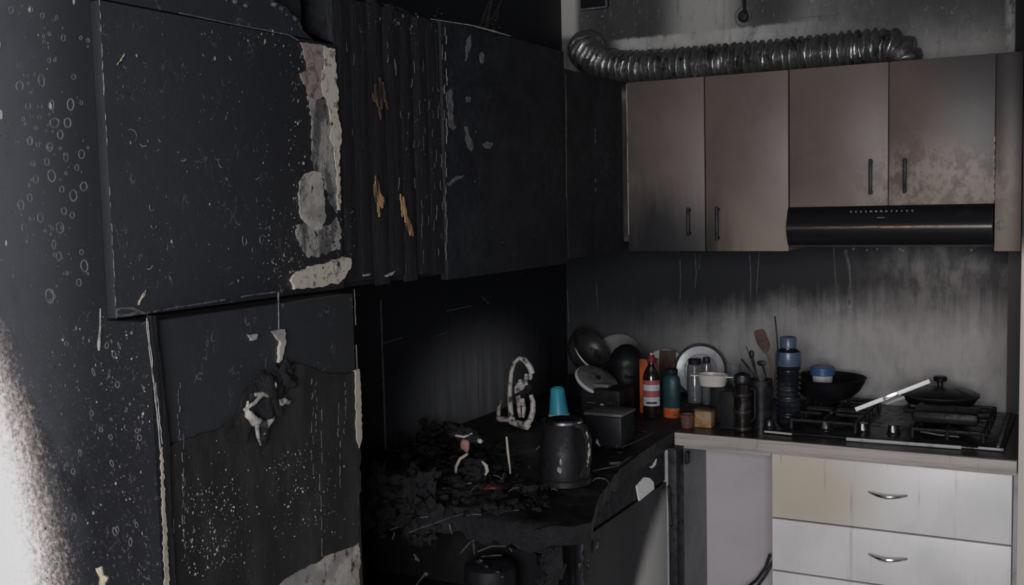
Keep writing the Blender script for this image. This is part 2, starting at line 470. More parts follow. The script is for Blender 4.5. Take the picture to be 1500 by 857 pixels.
def jag(pts, step, amp, closed=True):
    """outline of pixels made ragged"""
    out = []
    n = len(pts)
    for i in range(n if closed else n - 1):
        a = Vector(pts[i]); b = Vector(pts[(i + 1) % n]); L = (b - a).length
        m = max(1, int(L / step))
        nn = Vector((-(b - a).y, (b - a).x)).normalized() if L > 0 else Vector((0, 0))
        for j in range(m):
            p = a.lerp(b, j / m)
            out.append(p if j == 0 else p + nn * random.uniform(-amp, amp))
    if not closed: out.append(Vector(pts[-1]))
    return [(p.x, p.y) for p in out]


def patchX(pix, X, th, step=7, amp=2.0):
    mb = MB(); mb.prism([onX(p, X) for p in jag(jag(pix, step, amp), 2.2, .9)], (th, 0, 0)); return mb


def on(p, X):
    """a point on a plane facing +X (a number) or facing -Y (('y', value)), with its in-plane and outward axes"""
    if isinstance(X, tuple): return onY(p, X[1]), Vector((1, 0, 0)), Vector((0, -1, 0))
    return onX(p, X), Vector((0, 1, 0)), Vector((1, 0, 0))


def flakes(mb, region, n, X, smin=.002, smax=.006, th=.0012, curl=.5, dens=None):
    """small peeled bits lying on an upright plane; some round, some thin curls"""
    x0, y0, x1, y1 = region; W = Vector((0, 0, 1))
    for i in range(n):
        for _ in range(20):
            p = (random.uniform(x0, x1), random.uniform(y0, y1))
            if dens is None or random.random() < dens(p): break
        else: continue
        c, U, N = on(p, X); s = smin + (smax - smin) * random.random() ** 2.2
        a0 = random.uniform(0, 6.28)
        if random.random() < curl:
            R = s * random.uniform(1.0, 2.4); sweep = random.uniform(.7, 2.6); w = s * random.uniform(.12, .28); m = 5
            o = [(R * math.cos(a0 + sweep * j / m), R * math.sin(a0 + sweep * j / m)) for j in range(m + 1)]
            q = [((R - w) * math.cos(a0 + sweep * j / m), (R - w) * math.sin(a0 + sweep * j / m)) for j in range(m + 1)]
            for j in range(m):
                f = [c + N * (th * (1 if k in (1, 2) else .4)) + U * u + W * v for k, (u, v) in enumerate((o[j], o[j + 1], q[j + 1], q[j]))]
                mb.b.faces.new([mb.b.verts.new(v) for v in f])
        else:
            m = random.choice((5, 6, 7)); e = random.uniform(.35, 1)
            vs_ = []
            for j in range(m):
                a = a0 + 6.28 * j / m; r = s * random.uniform(.5, 1)
                vs_.append(mb.b.verts.new(c + N * (th * random.uniform(.5, 2)) + U * (r * e * math.cos(a)) + W * (r * math.sin(a))))
            mb.b.faces.new(vs_)
    return mb


def ringblister(mb, p, X, ry, rz, w, h, tilt=0, seg=14, a0=0, a1=6.2832):
    """raised rim of a burst paint blister"""
    c, U, N = on(p, X); W = Vector((0, 0, 1))
    full = a1 - a0 > 6.2
    rows = []
    for j in range(seg + (0 if full else 1)):
        a = a0 + (a1 - a0) * j / seg; row = []
        wob = 1 + .16 * mnoise.noise(Vector((math.cos(a) * 1.3 + p[0], math.sin(a) * 1.3 + p[1], 0)))
        for f, hh in ((1, .0004), (1 - w * .5, h), (1 - w, .0004)):
            u = ry * f * math.cos(a) * wob; v = rz * f * math.sin(a) * wob
            row.append(mb.b.verts.new(c + N * hh + U * (u * math.cos(tilt) - v * math.sin(tilt)) + W * (u * math.sin(tilt) + v * math.cos(tilt))))
        rows.append(row)
    m = len(rows)
    for j in range(m if full else m - 1):
        A = rows[j]; B = rows[(j + 1) % m]
        for q in range(2): mb.b.faces.new((A[q], A[q + 1], B[q + 1], B[q]))


# ------------------------------------------------------------------ room shell
TX = .470              # front of the tall cupboard
TY = -2.392            # its near side, flush with the end of the overhead cupboard
UX = .4025            # face of the wall cupboards on the left-hand wall
UY = -.4025           # face of the wall cupboards on the back wall
struct('floor', MB().box(-.2, 4.2, -6.2, .2, -.1, 0), 'floor')
struct('ceiling', MB().box(-.2, 4.2, -6.2, .2, 2.5, 2.6), 'ceiling')
struct('wall_back', MB().box(-.15, 4.2, 0, .12, 0, 2.5), 'wallback')
struct('wall_left', MB().box(-.15, 0, -6.2, 0, 0, 2.5), 'alcove')
struct('trim_1', MB().box(0.002, 1.457, -.008, 0, .9, 1.42), 'splash')
tw = struct('trim_2', MB().box(1.459, 1.523, -.022, 0, .0, 1.41), 'darktrim')
struct('wall_right', MB().box(1.5235, 1.70, -.60, 0, 0, 2.5), 'nibright')
# pale speckled joint strips on the alcove wall
mb = MB()
for x, ya, yb in ((557, 440, 660), (697, 520, 640)):
    a = onX((x, ya), 0); b = onX((x + 3, yb), 0)
    mb.box(0, .003, a.y - .002, a.y + .002, b.z, a.z)
struct('trim_3', mb, 'flakedim')

mb = MB(); rr = random.Random(5)
for i in range(60):
    y = rr.uniform(445, 670)
    flakes(mb, (555 + (y - 450) * .03, y, 560 + (y - 450) * .03, y + 2), 1, 0.003, .0008, .0042, curl=.3)
flakes(mb, (560, 450, 800, 600), 40, 0.001, .0008, .003, curl=.6)
for q in (((655, 456), (690, 448)), ((562, 503), (590, 494)), ((640, 492), (655, 487)), ((705, 434), (716, 445))): mb.tube([onX(q[0], .001), onX(q[1], .001)], .0012, 5)
struct('trim_7', mb, 'flakedim')

# tall cupboard standing under the broad overhead one
tc = thing('tall_cupboard', 'tall scorched cupboard with torn front sheet and white paint low on its side', 'cupboard', (.235, -2.14, 0))
part('carcass', MB().box(.002, TX - .019, TY + .019, -1.897, 0, 1.402), 'void', tc)
side = part('side_panel', MB().box(.002, TX - .0005, TY, TY + .0185, 0, 1.4021), 'nib', tc)
TS = ('y', TY)
rr = random.Random(3)
mb = MB()
flakes(mb, (60, 462, 215, 857), 420, TS, .0008, .0042, curl=.25)
for i in range(26):
    ringblister(mb, (rr.uniform(90, 205), rr.uniform(500, 800)), TS, rr.uniform(.002, .006), rr.uniform(.003, .008), .4, .0012, rr.uniform(-.5, .5), 9)
part('soot_speckle', mb, 'flakedim', side, None, 'stuff')
mb = MB()
flakes(mb, (90, 470, 222, 857), 150, TS, .0007, .0034, curl=.15)
part('paint_flake', mb, 'flake', side, 'pale flakes of paint', 'stuff')
mb = MB(); mb.prism([onY(p, TY) for p in jag([(142, 832), (150, 829), (152, 842), (160, 846), (154, 857), (147, 856), (148, 845)], 4, .8)], (0, -.003, 0))
part('cream_chip', mb, 'flakewarm', side, 'cream chip low on the sooty side')
front = part('backing_board', MB().box(TX - .018, TX - .005, TY + .019, -1.897, 0, 1.402), 'door', tc)
tear = [(228, 662), (262, 646), (300, 634), (322, 628), (345, 604), (357, 580), (372, 558), (392, 540), (430, 533), (450, 536), (470, 545), (500, 548), (523, 541)]
sheet = jag(tear, 8, 2.5, False) + jag([(526, 660), (523, 795), (480, 812), (445, 832), (420, 845), (395, 862)], 8, 3, False) + [(395, 1100), (262, 1100), (250, 860), (240, 760)]
mb = MB(); mb.prism([onX(p, TX - .0035) for p in sheet], (.0035, 0, 0))
sh = part('torn_sheet', mb, 'sheet', tc, 'brown-black sheet with a ragged top edge')
mb = MB()
flakes(mb, (262, 690, 365, 850), 330, TX, .0008, .004, curl=.15, dens=lambda p: max(0, 1 - ((p[0] - 315) / 55) ** 2) * max(.1, 1 - ((p[1] - 775) / 80) ** 2))
flakes(mb, (400, 660, 490, 790), 190, TX, .0008, .0034, curl=.2)
flakes(mb, (250, 640, 520, 850), 200, TX, .0006, .0026, curl=.2)
part('blister_fleck', mb, 'flake', sh, 'pale flecks where the sheet blistered', 'stuff')
mb = MB()
for x, ya, yb in ((457, 555, 700), (463, 560, 640), (470, 600, 820), (497, 590, 720), (268, 640, 800), (272, 700, 830), (256, 760, 857), (505, 560, 640), (262, 560, 640)):
    for j in range(7):
        y0 = ya + (yb - ya) * j / 7; y1 = y0 + (yb - ya) / 7 * random.uniform(.3, .9)
        xx = x + random.uniform(-2, 2)
        mb.tube([onX((xx, y0), TX), onX((xx + random.uniform(-1, 1), (y0 + y1) / 2), TX + .0004), onX((xx + random.uniform(-1, 1), y1), TX)], random.uniform(.0004, .0009), 5)
part('runnel', mb, 'flakedim', sh, 'grey runs of dried water', 'stuff')
mb = patchX([(398, 862), (425, 843), (448, 830), (482, 811), (524, 796), (526, 857), (528, 1000), (398, 1000)], TX - .0048, .002, 9, 2.5)
part('bare_board', mb, 'bare', tc, 'pale board bared at the foot')
mb = patchX([(330, 640), (345, 622), (358, 600), (366, 575), (372, 580), (368, 612), (358, 650), (345, 648)], TX + .0002, .005, 8, 1.5)
part('curled_flap', mb, 'sheet', tc)
# left timber stile and right wood edge
mb = MB()
L = [(214, 462), (221, 462), (232, 560), (242, 652), (244, 760), (252, 860), (256, 1000), (243, 1000), (240, 860), (232, 700), (228, 640), (222, 560)]
mb.prism([onX(p, TX - .0045) for p in jag(L, 20, .8)], (.010, 0, 0))
st = part('edge_stile', mb, 'timber', tc)
mb = MB(); mb.prism([onX(p, TX + .0056) for p in jag([(234, 660), (237, 655), (240, 720), (244, 790), (247, 857), (248, 960), (243, 960), (240, 850), (238, 780), (236, 720)], 4, 1.3)], (.002, 0, 0))
part('bare_edge', mb, 'rope', st, 'pale wood showing along the stile')
mb = MB()
for x0, x1, ya, yb in ((214.5, 224, 466, 560), (217, 229, 470, 600), (224, 235, 545, 655), (228, 238, 560, 650), (231, 235, 600, 660)):
    q = [onX((x0 + (x1 - x0) * j / 9 + random.uniform(-1, 1), ya + (yb - ya) * j / 9), TX + .0056) for j in range(10)]
    mb.tube(q, .0008, 5)
part('pale_scratch', mb, 'flake', st, None, 'stuff')
mb = MB(); mb.prism([onX(p, TX - .004) for p in jag([(517, 543), (523, 540), (526, 600), (527, 640), (523, 656), (519, 640), (518, 590)], 4, .9)], (.006, 0, 0))
part('bare_edge', mb, 'rope', tc, 'cream strip of bared wood edge')
mb = MB()
for ya, yb in ((424, 448), (448, 476), (505, 540), (660, 720), (700, 800)):
    x = 519 + (ya - 424) * .035 if ya < 600 else 524
    mb.tube([onX((x, ya), TX - .0045), onX((x + .6, (ya + yb) / 2), TX - .0035), onX((x + 1.4, yb), TX - .0045)], .0011, 5)
part('edge_bead', mb, 'flakedim', tc, None, 'stuff')
# melted power outlet with its conduit
ol = thing('power_outlet', 'melted power outlet hanging in pale lumps on the front of the tall cupboard', 'power outlet', onX((388, 575), TX + .004))
mb = MB(); mb.tube([onX((407.5, 428), TX - .0045), onX((408, 450), TX - .0045), onX((408.5, 484), TX - .0045)], .0016, 6)
part('conduit', mb, 'flakedim', ol)
mb = MB()
mb.prism([onX(p, TX - .0045) for p in jag([(396, 485), (404, 483), (414, 482), (415, 498), (413, 512), (410, 526), (405, 531), (406, 512), (408, 500), (402, 494)], 3, 1.0)], (.006, 0, 0))
part('bracket', mb, 'bare', ol, 'scorched pale mounting bracket')
mb = patchX([(360, 490), (374, 489), (374, 496), (366, 499)], TX - .0045, .005, 4, .8)
part('plaster_scrap', mb, 'flake', ol)


def lump(mb, c, r, seed, sq=(1, 1, 1), sub=2, rough=.45):
    r_ = bmesh.ops.create_icosphere(mb.b, subdivisions=sub, radius=1)
    for v in r_['verts']:
        d = mnoise.noise(v.co * 1.6 + Vector((seed * 3.1, seed, seed * 1.7))) * rough + mnoise.noise(v.co * 4 + Vector((seed, seed * 2, 5))) * rough * .45
        v.co = Vector(c) + Vector((v.co.x * sq[0], v.co.y * sq[1], v.co.z * sq[2])) * r * (1 + d)


mb = MB(); lump(mb, onX((390, 580), TX + .001), .036, 3, (.3, .9, 1.3), 4, 1.1); part('burnt_housing', mb, 'char', ol)
mb = MB(); lump(mb, onX((415, 556), TX + .001), .024, 8, (.4, 1, 1), 4, 1.0); part('burnt_housing', mb, 'char', ol)


def crust(mb, pts, rs, seed, amp=.8):
    """a knobbly run of melted plastic"""
    P_ = []; R_ = []
    for i in range(len(pts) - 1):
        for j in range(5):
            P_.append(Vector(pts[i]).lerp(Vector(pts[i + 1]), j / 5)); R_.append(rs[i] + (rs[i + 1] - rs[i]) * j / 5)
    P_.append(Vector(pts[-1])); R_.append(rs[-1])
    i0 = len(mb.b.verts)
    mb.tube(P_, R_, 10); mb.b.verts.ensure_lookup_table()
    for v in mb.b.verts[i0:]:
        q = v.co * 70 + Vector((seed, seed * 3, 0))
        v.co += Vector((mnoise.noise(q) * .5, mnoise.noise(q + Vector((7, 0, 0))), mnoise.noise(q + Vector((0, 9, 0))))) * amp * max(rs)


def op(x, y, d=.008): return onX((x, y), TX + d)


for i, (pts, rs) in enumerate((((op(361, 590), op(364, 606), op(375, 617), op(390, 621), op(401, 611)), (.002, .006, .0095, .0085, .005)), ((op(358, 600), op(368, 593), op(379, 584, .01), op(386, 577, .011)), (.002, .004, .003, .0025)),
                               ((op(374, 579), op(384, 577), op(393, 580), op(397, 577)), (.0025, .0045, .003, .002)), ((op(408, 591), op(416, 588), op(425, 590)), (.005, .006, .002)), ((op(397, 556, .012), op(401, 564, .012), op(404, 568, .012)), (.003, .0055, .003)))):
    mb = MB(); crust(mb, pts, rs, i * 2.3)
    part('melted_plastic', mb, 'bare', ol, 'off-white run of melted casing')
mb = MB(); mb.tube([onX((376, 622), TX + .009), onX((378, 640), TX + .007), onX((382, 652), TX + .004)], [.004, .0028, .0015], 7); mb.tube([onX((386, 634), TX + .008), onX((390, 650), TX + .004)], [.003, .0012], 7)
part('plastic_drip', mb, 'flake', ol, None, 'stuff')

# ------------------------------------------------------------------ overhead cupboards on the left-hand wall
ZB, ZT = 1.406, 1.87


def overhead(label, y0, y1, zt, zb=ZB, mat='soot', back=0.0):
    t = thing('overhead_cupboard', label, 'cupboard', (UX - .16, (y0 + y1) / 2, zb), 'charred overhead cupboards')
    part('body', MB().box(back + .002, UX - .02, y0 + .002, y1 - .002, zb, zt), 'soot', t)
    return t


c1 = overhead('broad charred overhead cupboard with a long pale peeled strip on its door', -2.373, -1.837, ZT)
ep1 = part('end_panel', MB().box(.002, UX - .0192, TY, -2.3735, 1.4022, 2.49), 'endpanel', c1)
ES = ('y', TY)
mb = MB()
spots = [(62, 55, 13, 17), (168, 52, 12, 13), (232, 86, 10, 13), (296, 110, 8, 8), (348, 206, 11, 14), (243, 228, 7, 9), (270, 328, 9, 13), (106, 356, 10, 13),
         (143, 410, 13, 11), (108, 470, 19, 22), (228, 440, 16, 26), (404, 420, 10, 12), (155, 580, 14, 16), (220, 580, 12, 14), (282, 575, 13, 20), (386, 570, 17, 24),
         (446, 562, 7, 9), (176, 632, 8, 10), (218, 640, 9, 12), (298, 670, 24, 20), (330, 735, 15, 20), (370, 670, 18, 20), (190, 700, 7, 8), (165, 770, 12, 14),
         (275, 800, 14, 16), (210, 790, 9, 10), (98, 775, 9, 9), (360, 845, 11, 11)]
for x, y, rx, ry in spots:                       # read in a 3.725x enlargement of the top corner
    s = 1 / 3.725 / 860
    ringblister(mb, (x / 3.725, y / 3.725), ES, rx * s * 1.5, ry * s * 1.3, .30, .0016, rr.uniform(-.3, .3))
spots2 = [(145, 20, 14, 16), (185, 38, 9, 10), (240, 50, 15, 17), (160, 130, 11, 10), (228, 122, 11, 14), (320, 102, 11, 14), (372, 150, 9, 11), (174, 205, 13, 16), (250, 190, 18, 22),
          (145, 295, 12, 15), (102, 330, 15, 19), (196, 392, 14, 17), (310, 360, 12, 14), (405, 242, 16, 16), (355, 285, 17, 20), (290, 440, 18, 20), (118, 438, 12, 16), (262, 520, 9, 16),
          (408, 625, 16, 22), (382, 705, 11, 14), (285, 578, 12, 17), (395, 558, 9, 11), (240, 770, 20, 26), (350, 380, 10, 12), (300, 255, 10, 12), (395, 85, 14, 16)]
for x, y, rx, ry in spots2:
    s = 1 / 3.295 / 860
    ringblister(mb, (x / 3.295, 200 + y / 3.295), ES, rx * s * 1.5, ry * s * 1.3, .28, .0013, rr.uniform(-.3, .3))
for i in range(80):
    p = (rr.gauss(72, 30), rr.uniform(6, 445))
    if not 0 < p[0] < 130: continue
    r = rr.uniform(.0009, .004)
    ringblister(mb, p, ES, r * 1.1, r, .5, .0010, rr.uniform(-.5, .5), 9)
part('paint_blister', mb, 'flakedim', ep1, 'grey rims of burst paint blisters', 'stuff')
mb = MB()
flakes(mb, (2, 20, 140, 445), 130, ES, .0007, .0034, curl=.1)
part('soot_speckle', mb, 'flakedim', ep1, None, 'stuff')
mb = MB()
for p, r in (((0, 66), .006), ((2, 168), .008), ((10, 356), .005), ((44, 13), .005), ((109, 2), .005), ((75, 155), .005)):
    c_, U_, N_ = on(p, ES)
    mb.b.faces.new([mb.b.verts.new(c_ + U_ * r * .7 * math.cos(a / 7 * 6.283) * random.uniform(.6, 1) + Vector((0, 0, r * math.sin(a / 7 * 6.283))) + N_ * .001) for a in range(7)])
part('pale_chip', mb, 'flake', ep1, None, 'stuff')
mb = MB(); mb.tube([onY((147, 452), TY - .002), onY((147, 480), TY - .003), onY((145, 505), TY - .004), onY((145, 513), TY - .003)], [.0010, .0017, .0028, .0018], 8)
part('melted_drip', mb, 'flake', ep1, 'grey drip hanging from the corner')
d1 = part('door', MB().box(UX - .019, UX, TY, -1.838, ZB, ZT, .0012), 'door', c1)
mb = patchX([(439, 62), (458, 64), (472, 67), (474, 88), (470, 110), (472, 142), (462, 148), (452, 140), (449, 128), (441, 116), (438, 108), (447, 104), (449, 92), (444, 78)], UX, .0022, 6, 1.8)
part('bare_patch', mb, 'barepink', d1, 'pinkish grey bared board')
mb = patchX([(472, 67), (489, 72), (491, 100), (494, 138), (492, 165), (497, 182), (499, 205), (496, 216), (495, 240), (497, 262), (497, 308), (493, 308), (492, 250), (489, 218), (483, 205), (482, 170), (478, 146), (471, 140), (469, 112), (474, 92)], UX, .003, 6, 1.5)
part('cream_paint', mb, 'barecream', d1, 'cream strip of old paint')
mb = patchX([(450, 140), (462, 147), (478, 146), (483, 172), (483, 206), (490, 220), (493, 262), (493, 312), (484, 300), (470, 256), (458, 252), (455, 200), (456, 178)], UX, .0016, 5, 2)
part('blistered_patch', mb, 'blister', d1, 'grey bubbled patch')
mb = patchX([(447, 254), (460, 251), (470, 254), (474, 290), (476, 318), (470, 336), (456, 336), (440, 318), (437, 290), (438, 266)], UX, .003, 6, 1.8)
part('bare_patch', mb, 'bare', d1, 'pale grey bared oval')
mb = patchX([(432, 330), (445, 326), (470, 336), (492, 318), (498, 340), (497, 366), (480, 370), (452, 378), (438, 360)], UX, .0022, 4, 3)
part('blistered_patch', mb, 'blister', d1, 'grey bubbled patch')
mb = patchX([(424, 412), (428, 403), (450, 390), (480, 384), (500, 376), (510, 378), (511, 392), (503, 405), (492, 416), (460, 420), (440, 423), (428, 424)], UX, .006, 6, 1.8)
part('bare_patch', mb, 'barecream', d1, 'pale chunk of bared board at the bottom rail')
mb = MB()
for r_, n_, x_ in (((452, 145, 490, 320), 60, UX + .0034), ((440, 330, 498, 370), 50, UX + .0034), ((436, 62, 460, 140), 16, UX + .0030), ((474, 70, 496, 220), 7, UX + .0034), ((436, 250, 446, 335), 12, UX + .0034), ((424, 378, 512, 396), 34, UX + .0066)):
    flakes(mb, r_, n_, x_, .0008, .0052, .0006, .75)
part('soot_bit', mb, 'char', d1, 'black soot left on the bared board', 'stuff')
mb = MB()
flakes(mb, (160, 70, 440, 420), 130, UX, .001, .0052, curl=.8, dens=lambda p: .15 + .85 * max(0, mnoise.noise(Vector((p[0] / 45, p[1] / 45, 2))) + .2))
flakes(mb, (365, 215, 447, 410), 190, UX, .0008, .0036, curl=.35, dens=lambda p: max(.05, (p[0] - 365) / 80) * max(.2, (p[1] - 215) / 195))
flakes(mb, (290, 40, 440, 70), 40, UX, .001, .0045, curl=.2)
flakes(mb, (420, 60, 450, 250), 50, UX, .001, .004, curl=.3)
part('paint_flake', mb, 'flake', d1, 'pale curled flakes of paint', 'stuff')
mb = MB(); flakes(mb, (158, 30, 440, 430), 330, UX, .0006, .0045, curl=.7, dens=lambda p: .15 + .85 * max(0, mnoise.noise(Vector((p[0] / 45, p[1] / 45, 2))) + .3))
part('dim_flake', mb, 'flakedim', d1, None, 'stuff')
mb = MB()
for p, ry_, rz_, a_, b_ in (((385, 351), .010, .008, .6, 4.6), ((358, 352), .006, .009, 2.0, 6.6), ((392, 338), .008, .007, 0, 2.6), ((372, 366), .006, .005, 1, 5), ((140 + 85, 330), .006, .006, 3, 6), ((222, 303), .005, .007, 2.6, 5.6), ((404, 396), .006, .005, 0, 4)):
    ringblister(mb, p, UX, ry_, rz_, .22, .0016, .1, 12, a_, b_)
part('blister_rim', mb, 'flakedim', d1, None, 'stuff')
mb = MB()
for i in range(44):
    z = ZB + .80 * i / 44
    q = random.uniform(.0003, .0009) * (1.6 if .46 < z - ZB - .02 < .7 else 1)
    if random.random() < (.85 if z > 1.72 else .6):
        L_ = random.uniform(.008, .021); o_ = random.uniform(-.0006, .0008)
        mb.tube([(UX + o_, TY + .0008 + o_, z), (UX + .0006 + o_, TY + .0008, z + L_ * .5), (UX + random.uniform(-.0004, .0006), TY + .0008, z + L_)], [q * .4, q, q * .4], 5)
part('chipped_edge', mb, 'flake', d1, 'pale chipped edge of the door', 'stuff')
mb = patchX([(177, 88), (182, 79), (179, 84), (172, 94), (171, 95)], UX, .002, 5, .4); part('cream_chip', mb, 'flakewarm', d1)
mb = patchX([(201, 445), (208, 432), (213, 425), (212, 431), (206, 439), (203, 447)], UX, .002, 5, .4); part('cream_chip', mb, 'flakewarm', d1)
mb = MB()
mb.prism([onX(p, UX) for p in ((168, 452), (178, 450), (195, 450), (205, 455), (216, 459), (215, 461), (200, 459), (201, 460), (190, 463), (171, 464), (168, 458), (175, 461), (190, 459), (198, 456), (190, 453), (176, 453), (171, 456), (172, 460))], (.002, 0, 0))
e1 = [(216, 458), (240, 454), (262, 450), (300, 444), (330, 439), (370, 432), (404, 428)]
for i in range(len(e1) - 1):
    for j in range(5):
        if random.random() < .75:
            a = Vector(e1[i]).lerp(Vector(e1[i + 1]), j / 5); b = Vector(e1[i]).lerp(Vector(e1[i + 1]), (j + .9) / 5)
            mb.tube([onX((a.x, a.y), UX + .001), onX((b.x, b.y), UX + .001)], random.uniform(.0008, .002), 5)
part('bottom_rail_edge', mb, 'flakedim', c1, 'pale broken lower edge', 'stuff')

# boxed-in bulkhead above the broad cupboard, torn at its far end
mb = MB()
pp = [Vector((UX - .014, -2.390, 1.873)), Vector((UX - .014, -2.390, 2.49)), Vector((UX - .014, -1.92, 2.49))] + [onX(p, UX - .014) for p in jag([(388, -4), (402, 6), (412, 12), (420, 22), (432, 28), (436, 45), (455, 62)], 5, 2, False)] + [Vector((UX - .014, -1.84, 1.873))]
mb.prism(pp, (.012, 0, 0))
bk = struct('trim_4', mb, 'door')
mb = MB()
tl = [(332, 0), (345, 3), (360, 8), (388, -2), (402, 6), (412, 13), (420, 22), (432, 27), (446, 24)]
for i in range(len(tl) - 1):
    lump(mb, onX(tl[i], UX), random.uniform(.0025, .006), i, (.4, 1.4, .9), 1, .6)
part('torn_edge', mb, 'flakedim', bk, 'pale torn edge of the lining', 'stuff')
mb = MB(); mb.tube([onX((263, 19), UX), onX((330, 33), UX), onX((423, 51), UX), onX((437, 59), UX)], .0012, 5)
part('joint_line', mb, 'flakedim', bk, None, 'stuff')
struct('trim_5', MB().box(.002, UX - .03, -2.38, -1.90, 1.875, 2.49), 'soot')

c2 = overhead('deeply charred overhead cupboard with orange bare wood in its grain', -1.835, -1.462, 1.966)
# burnt plank door: separate charred strips of different depth
strips = 7
d2 = part('door', MB().box(UX - .022, UX - .008, -1.834, -1.463, ZB + .01, 1.966), 'timber', c2)
for i in range(strips):
    a = -1.834 + .371 * i / strips; b = -1.8335 + .371 * (i + 1) / strips
    z0 = ZB + random.uniform(-.008, .02); z1 = 1.966 - random.uniform(0, .018)
    f = UX - .004 + random.uniform(-.0015, .002)
    n = 14; pts = []
    mb = MB(); rows = []
    for j in range(n + 1):
        z = z0 + (z1 - z0) * j / n
        dx = random.uniform(-.0016, .0016); w0 = random.uniform(-.003, .0); w1 = random.uniform(.0, .003)
        rows.append([mb.b.verts.new((f - .003, a + w0, z)), mb.b.verts.new((f + dx - .001, a + .012 + w0, z)), mb.b.verts.new((f + dx + .001, (a + b) / 2, z)), mb.b.verts.new((f + dx - .001, b - .012 + w1, z)), mb.b.verts.new((f - .003, b + w1, z))])
    for A, B in zip(rows, rows[1:]):
        for q in range(4): mb.b.faces.new((A[q], A[q + 1], B[q + 1], B[q]))
    part('charred_strip', mb, 'timber', d2)
rs_ = random.Random(21)
for segs, mt, lb in ((((551, 256, 290, 4.0), (554, 262, 303, 4.5), (549, 270, 296, 2.8), (558, 284, 305, 4.5), (554, 296, 318, 3.2), (562, 288, 300, 2.2)), 'rawwood', 'orange bare wood splinters'),
                    (((588, 284, 318, 2.6), (592, 288, 326, 2.8), (595, 304, 338, 3.0), (599, 318, 345, 4.0), (603, 328, 346, 2.4)), 'rawwood', 'orange bare wood splinters'),
                    (((551, 122, 156, 4.5), (557, 114, 160, 5.0), (562, 120, 150, 3.0), (547, 136, 150, 3.0), (566, 146, 160, 3.0), (556, 156, 176, 2.6)), 'darkwood', 'brown scorched wood')):
    mb = MB()
    for x, y0, y1, w in segs:
        n_ = 9; A_ = []; B_ = []
        for j in range(n_ + 1):
            t_ = j / n_; hw = w * .5 * math.sin(math.pi * (.06 + .88 * t_)) ** .6 * rs_.uniform(.65, 1.2)
            xx = x + (t_ - .5) * 3 + rs_.uniform(-.5, .5)
            A_.append((xx - hw, y0 + (y1 - y0) * t_)); B_.append((xx + hw, y0 + (y1 - y0) * t_))
        mb.prism([onX(p, UX + .0005) for p in A_ + B_[::-1]], (rs_.uniform(.0012, .003), 0, 0))
    part('bare_wood', mb, mt, d2, lb, 'stuff')
mb = MB()
for i in range(50):
    x = random.uniform(595, 652) if random.random() < .75 else random.uniform(505, 600); y = random.uniform(60, 395); L = random.uniform(4, 22)
    mb.tube([onX((x, y), UX + .003), onX((x + random.uniform(-1, 1), y + L * .5), UX + .005), onX((x + random.uniform(-1.5, 1.5), y + L), UX + .003)], random.uniform(.0003, .0009), 4)
part('ash_streak', mb, 'flakedim', d2, 'grey ash streaks along the grain', 'stuff')
mb = MB()
flakes(mb, (520, 20, 650, 50), 60, UX + .004, .0015, .006, curl=.3); flakes(mb, (585, 140, 655, 260), 60, UX + .004, .001, .005, curl=.4); flakes(mb, (490, 290, 520, 390), 60, UX + .003, .001, .003, curl=.2)
part('ash_fleck', mb, 'flakedim', d2, None, 'stuff')
mb = patchX([(562, 404), (576, 398), (578, 397), (574, 402), (565, 406)], UX + .002, .003, 4, .4); part('pale_chip', mb, 'flake', d2)
mb = patchX([(531, 402), (542, 401), (540, 404), (532, 405)], UX + .002, .003, 4, .4); part('pale_chip', mb, 'flake', d2)

c3 = overhead('flat black overhead cupboard beside the charred plank door', -1.460, -.830, 1.970)
d3 = part('door', MB().box(UX - .019, UX, -1.459, -.831, ZB - .012, 1.970, .0012), 'soot', c3)
mb = MB()
for pix in ([(684, 58), (689, 50), (690, 64), (685, 80), (681, 90), (682, 72)], [(654, 135), (660, 130), (663, 150), (664, 180), (668, 186), (663, 191), (657, 184)], [(704, 77), (707, 76), (709, 90), (706, 94), (703, 90)],
            [(680, 185), (684, 186), (692, 212), (690, 222), (684, 215)], [(706, 211), (713, 207), (722, 210), (718, 218), (710, 217)], [(682, 142), (689, 142), (688, 150), (683, 150)], [(654, 268), (668, 258), (680, 256), (670, 263), (657, 273)]):
    mb.prism([onX(p, UX) for p in jag(jag(pix, 5, 1.6), 2, .8)], (.0012, 0, 0))
part('scraped_mark', mb, 'flakedim', d3, 'pale scraped marks', 'stuff')
mb = MB(); flakes(mb, (660, 40, 800, 370), 70, UX, .001, .0038, curl=.4, dens=lambda p: max(.05, 1 - (p[0] - 660) / 120)); flakes(mb, (740, 340, 790, 400), 14, UX, .001, .003)
part('dim_flake', mb, 'flakedim', d3, None, 'stuff')
mb = MB(); mb.tube([onX((632, 28), UX + .001), onX((690, 37), UX + .001), onX((720, 45), UX + .001), onX((748, 53), UX + .001)], [.0008, .0014, .0022, .0008], 6)
part('top_edge', mb, 'flake', c3, 'pale line of the top edge')
mb = MB()
for i in range(30):
    y = 40 + 365 * i / 30
    if random.random() < .75:
        x = 653 + random.uniform(-2, 2)
        mb.tube([onX((x, y), UX + .002), onX((x + random.uniform(-1, 1), y + 6), UX + .004), onX((x, y + 12), UX + .002)], random.uniform(.0006, .002), 5)
part('chipped_edge', mb, 'flakedim', c3, None, 'stuff')

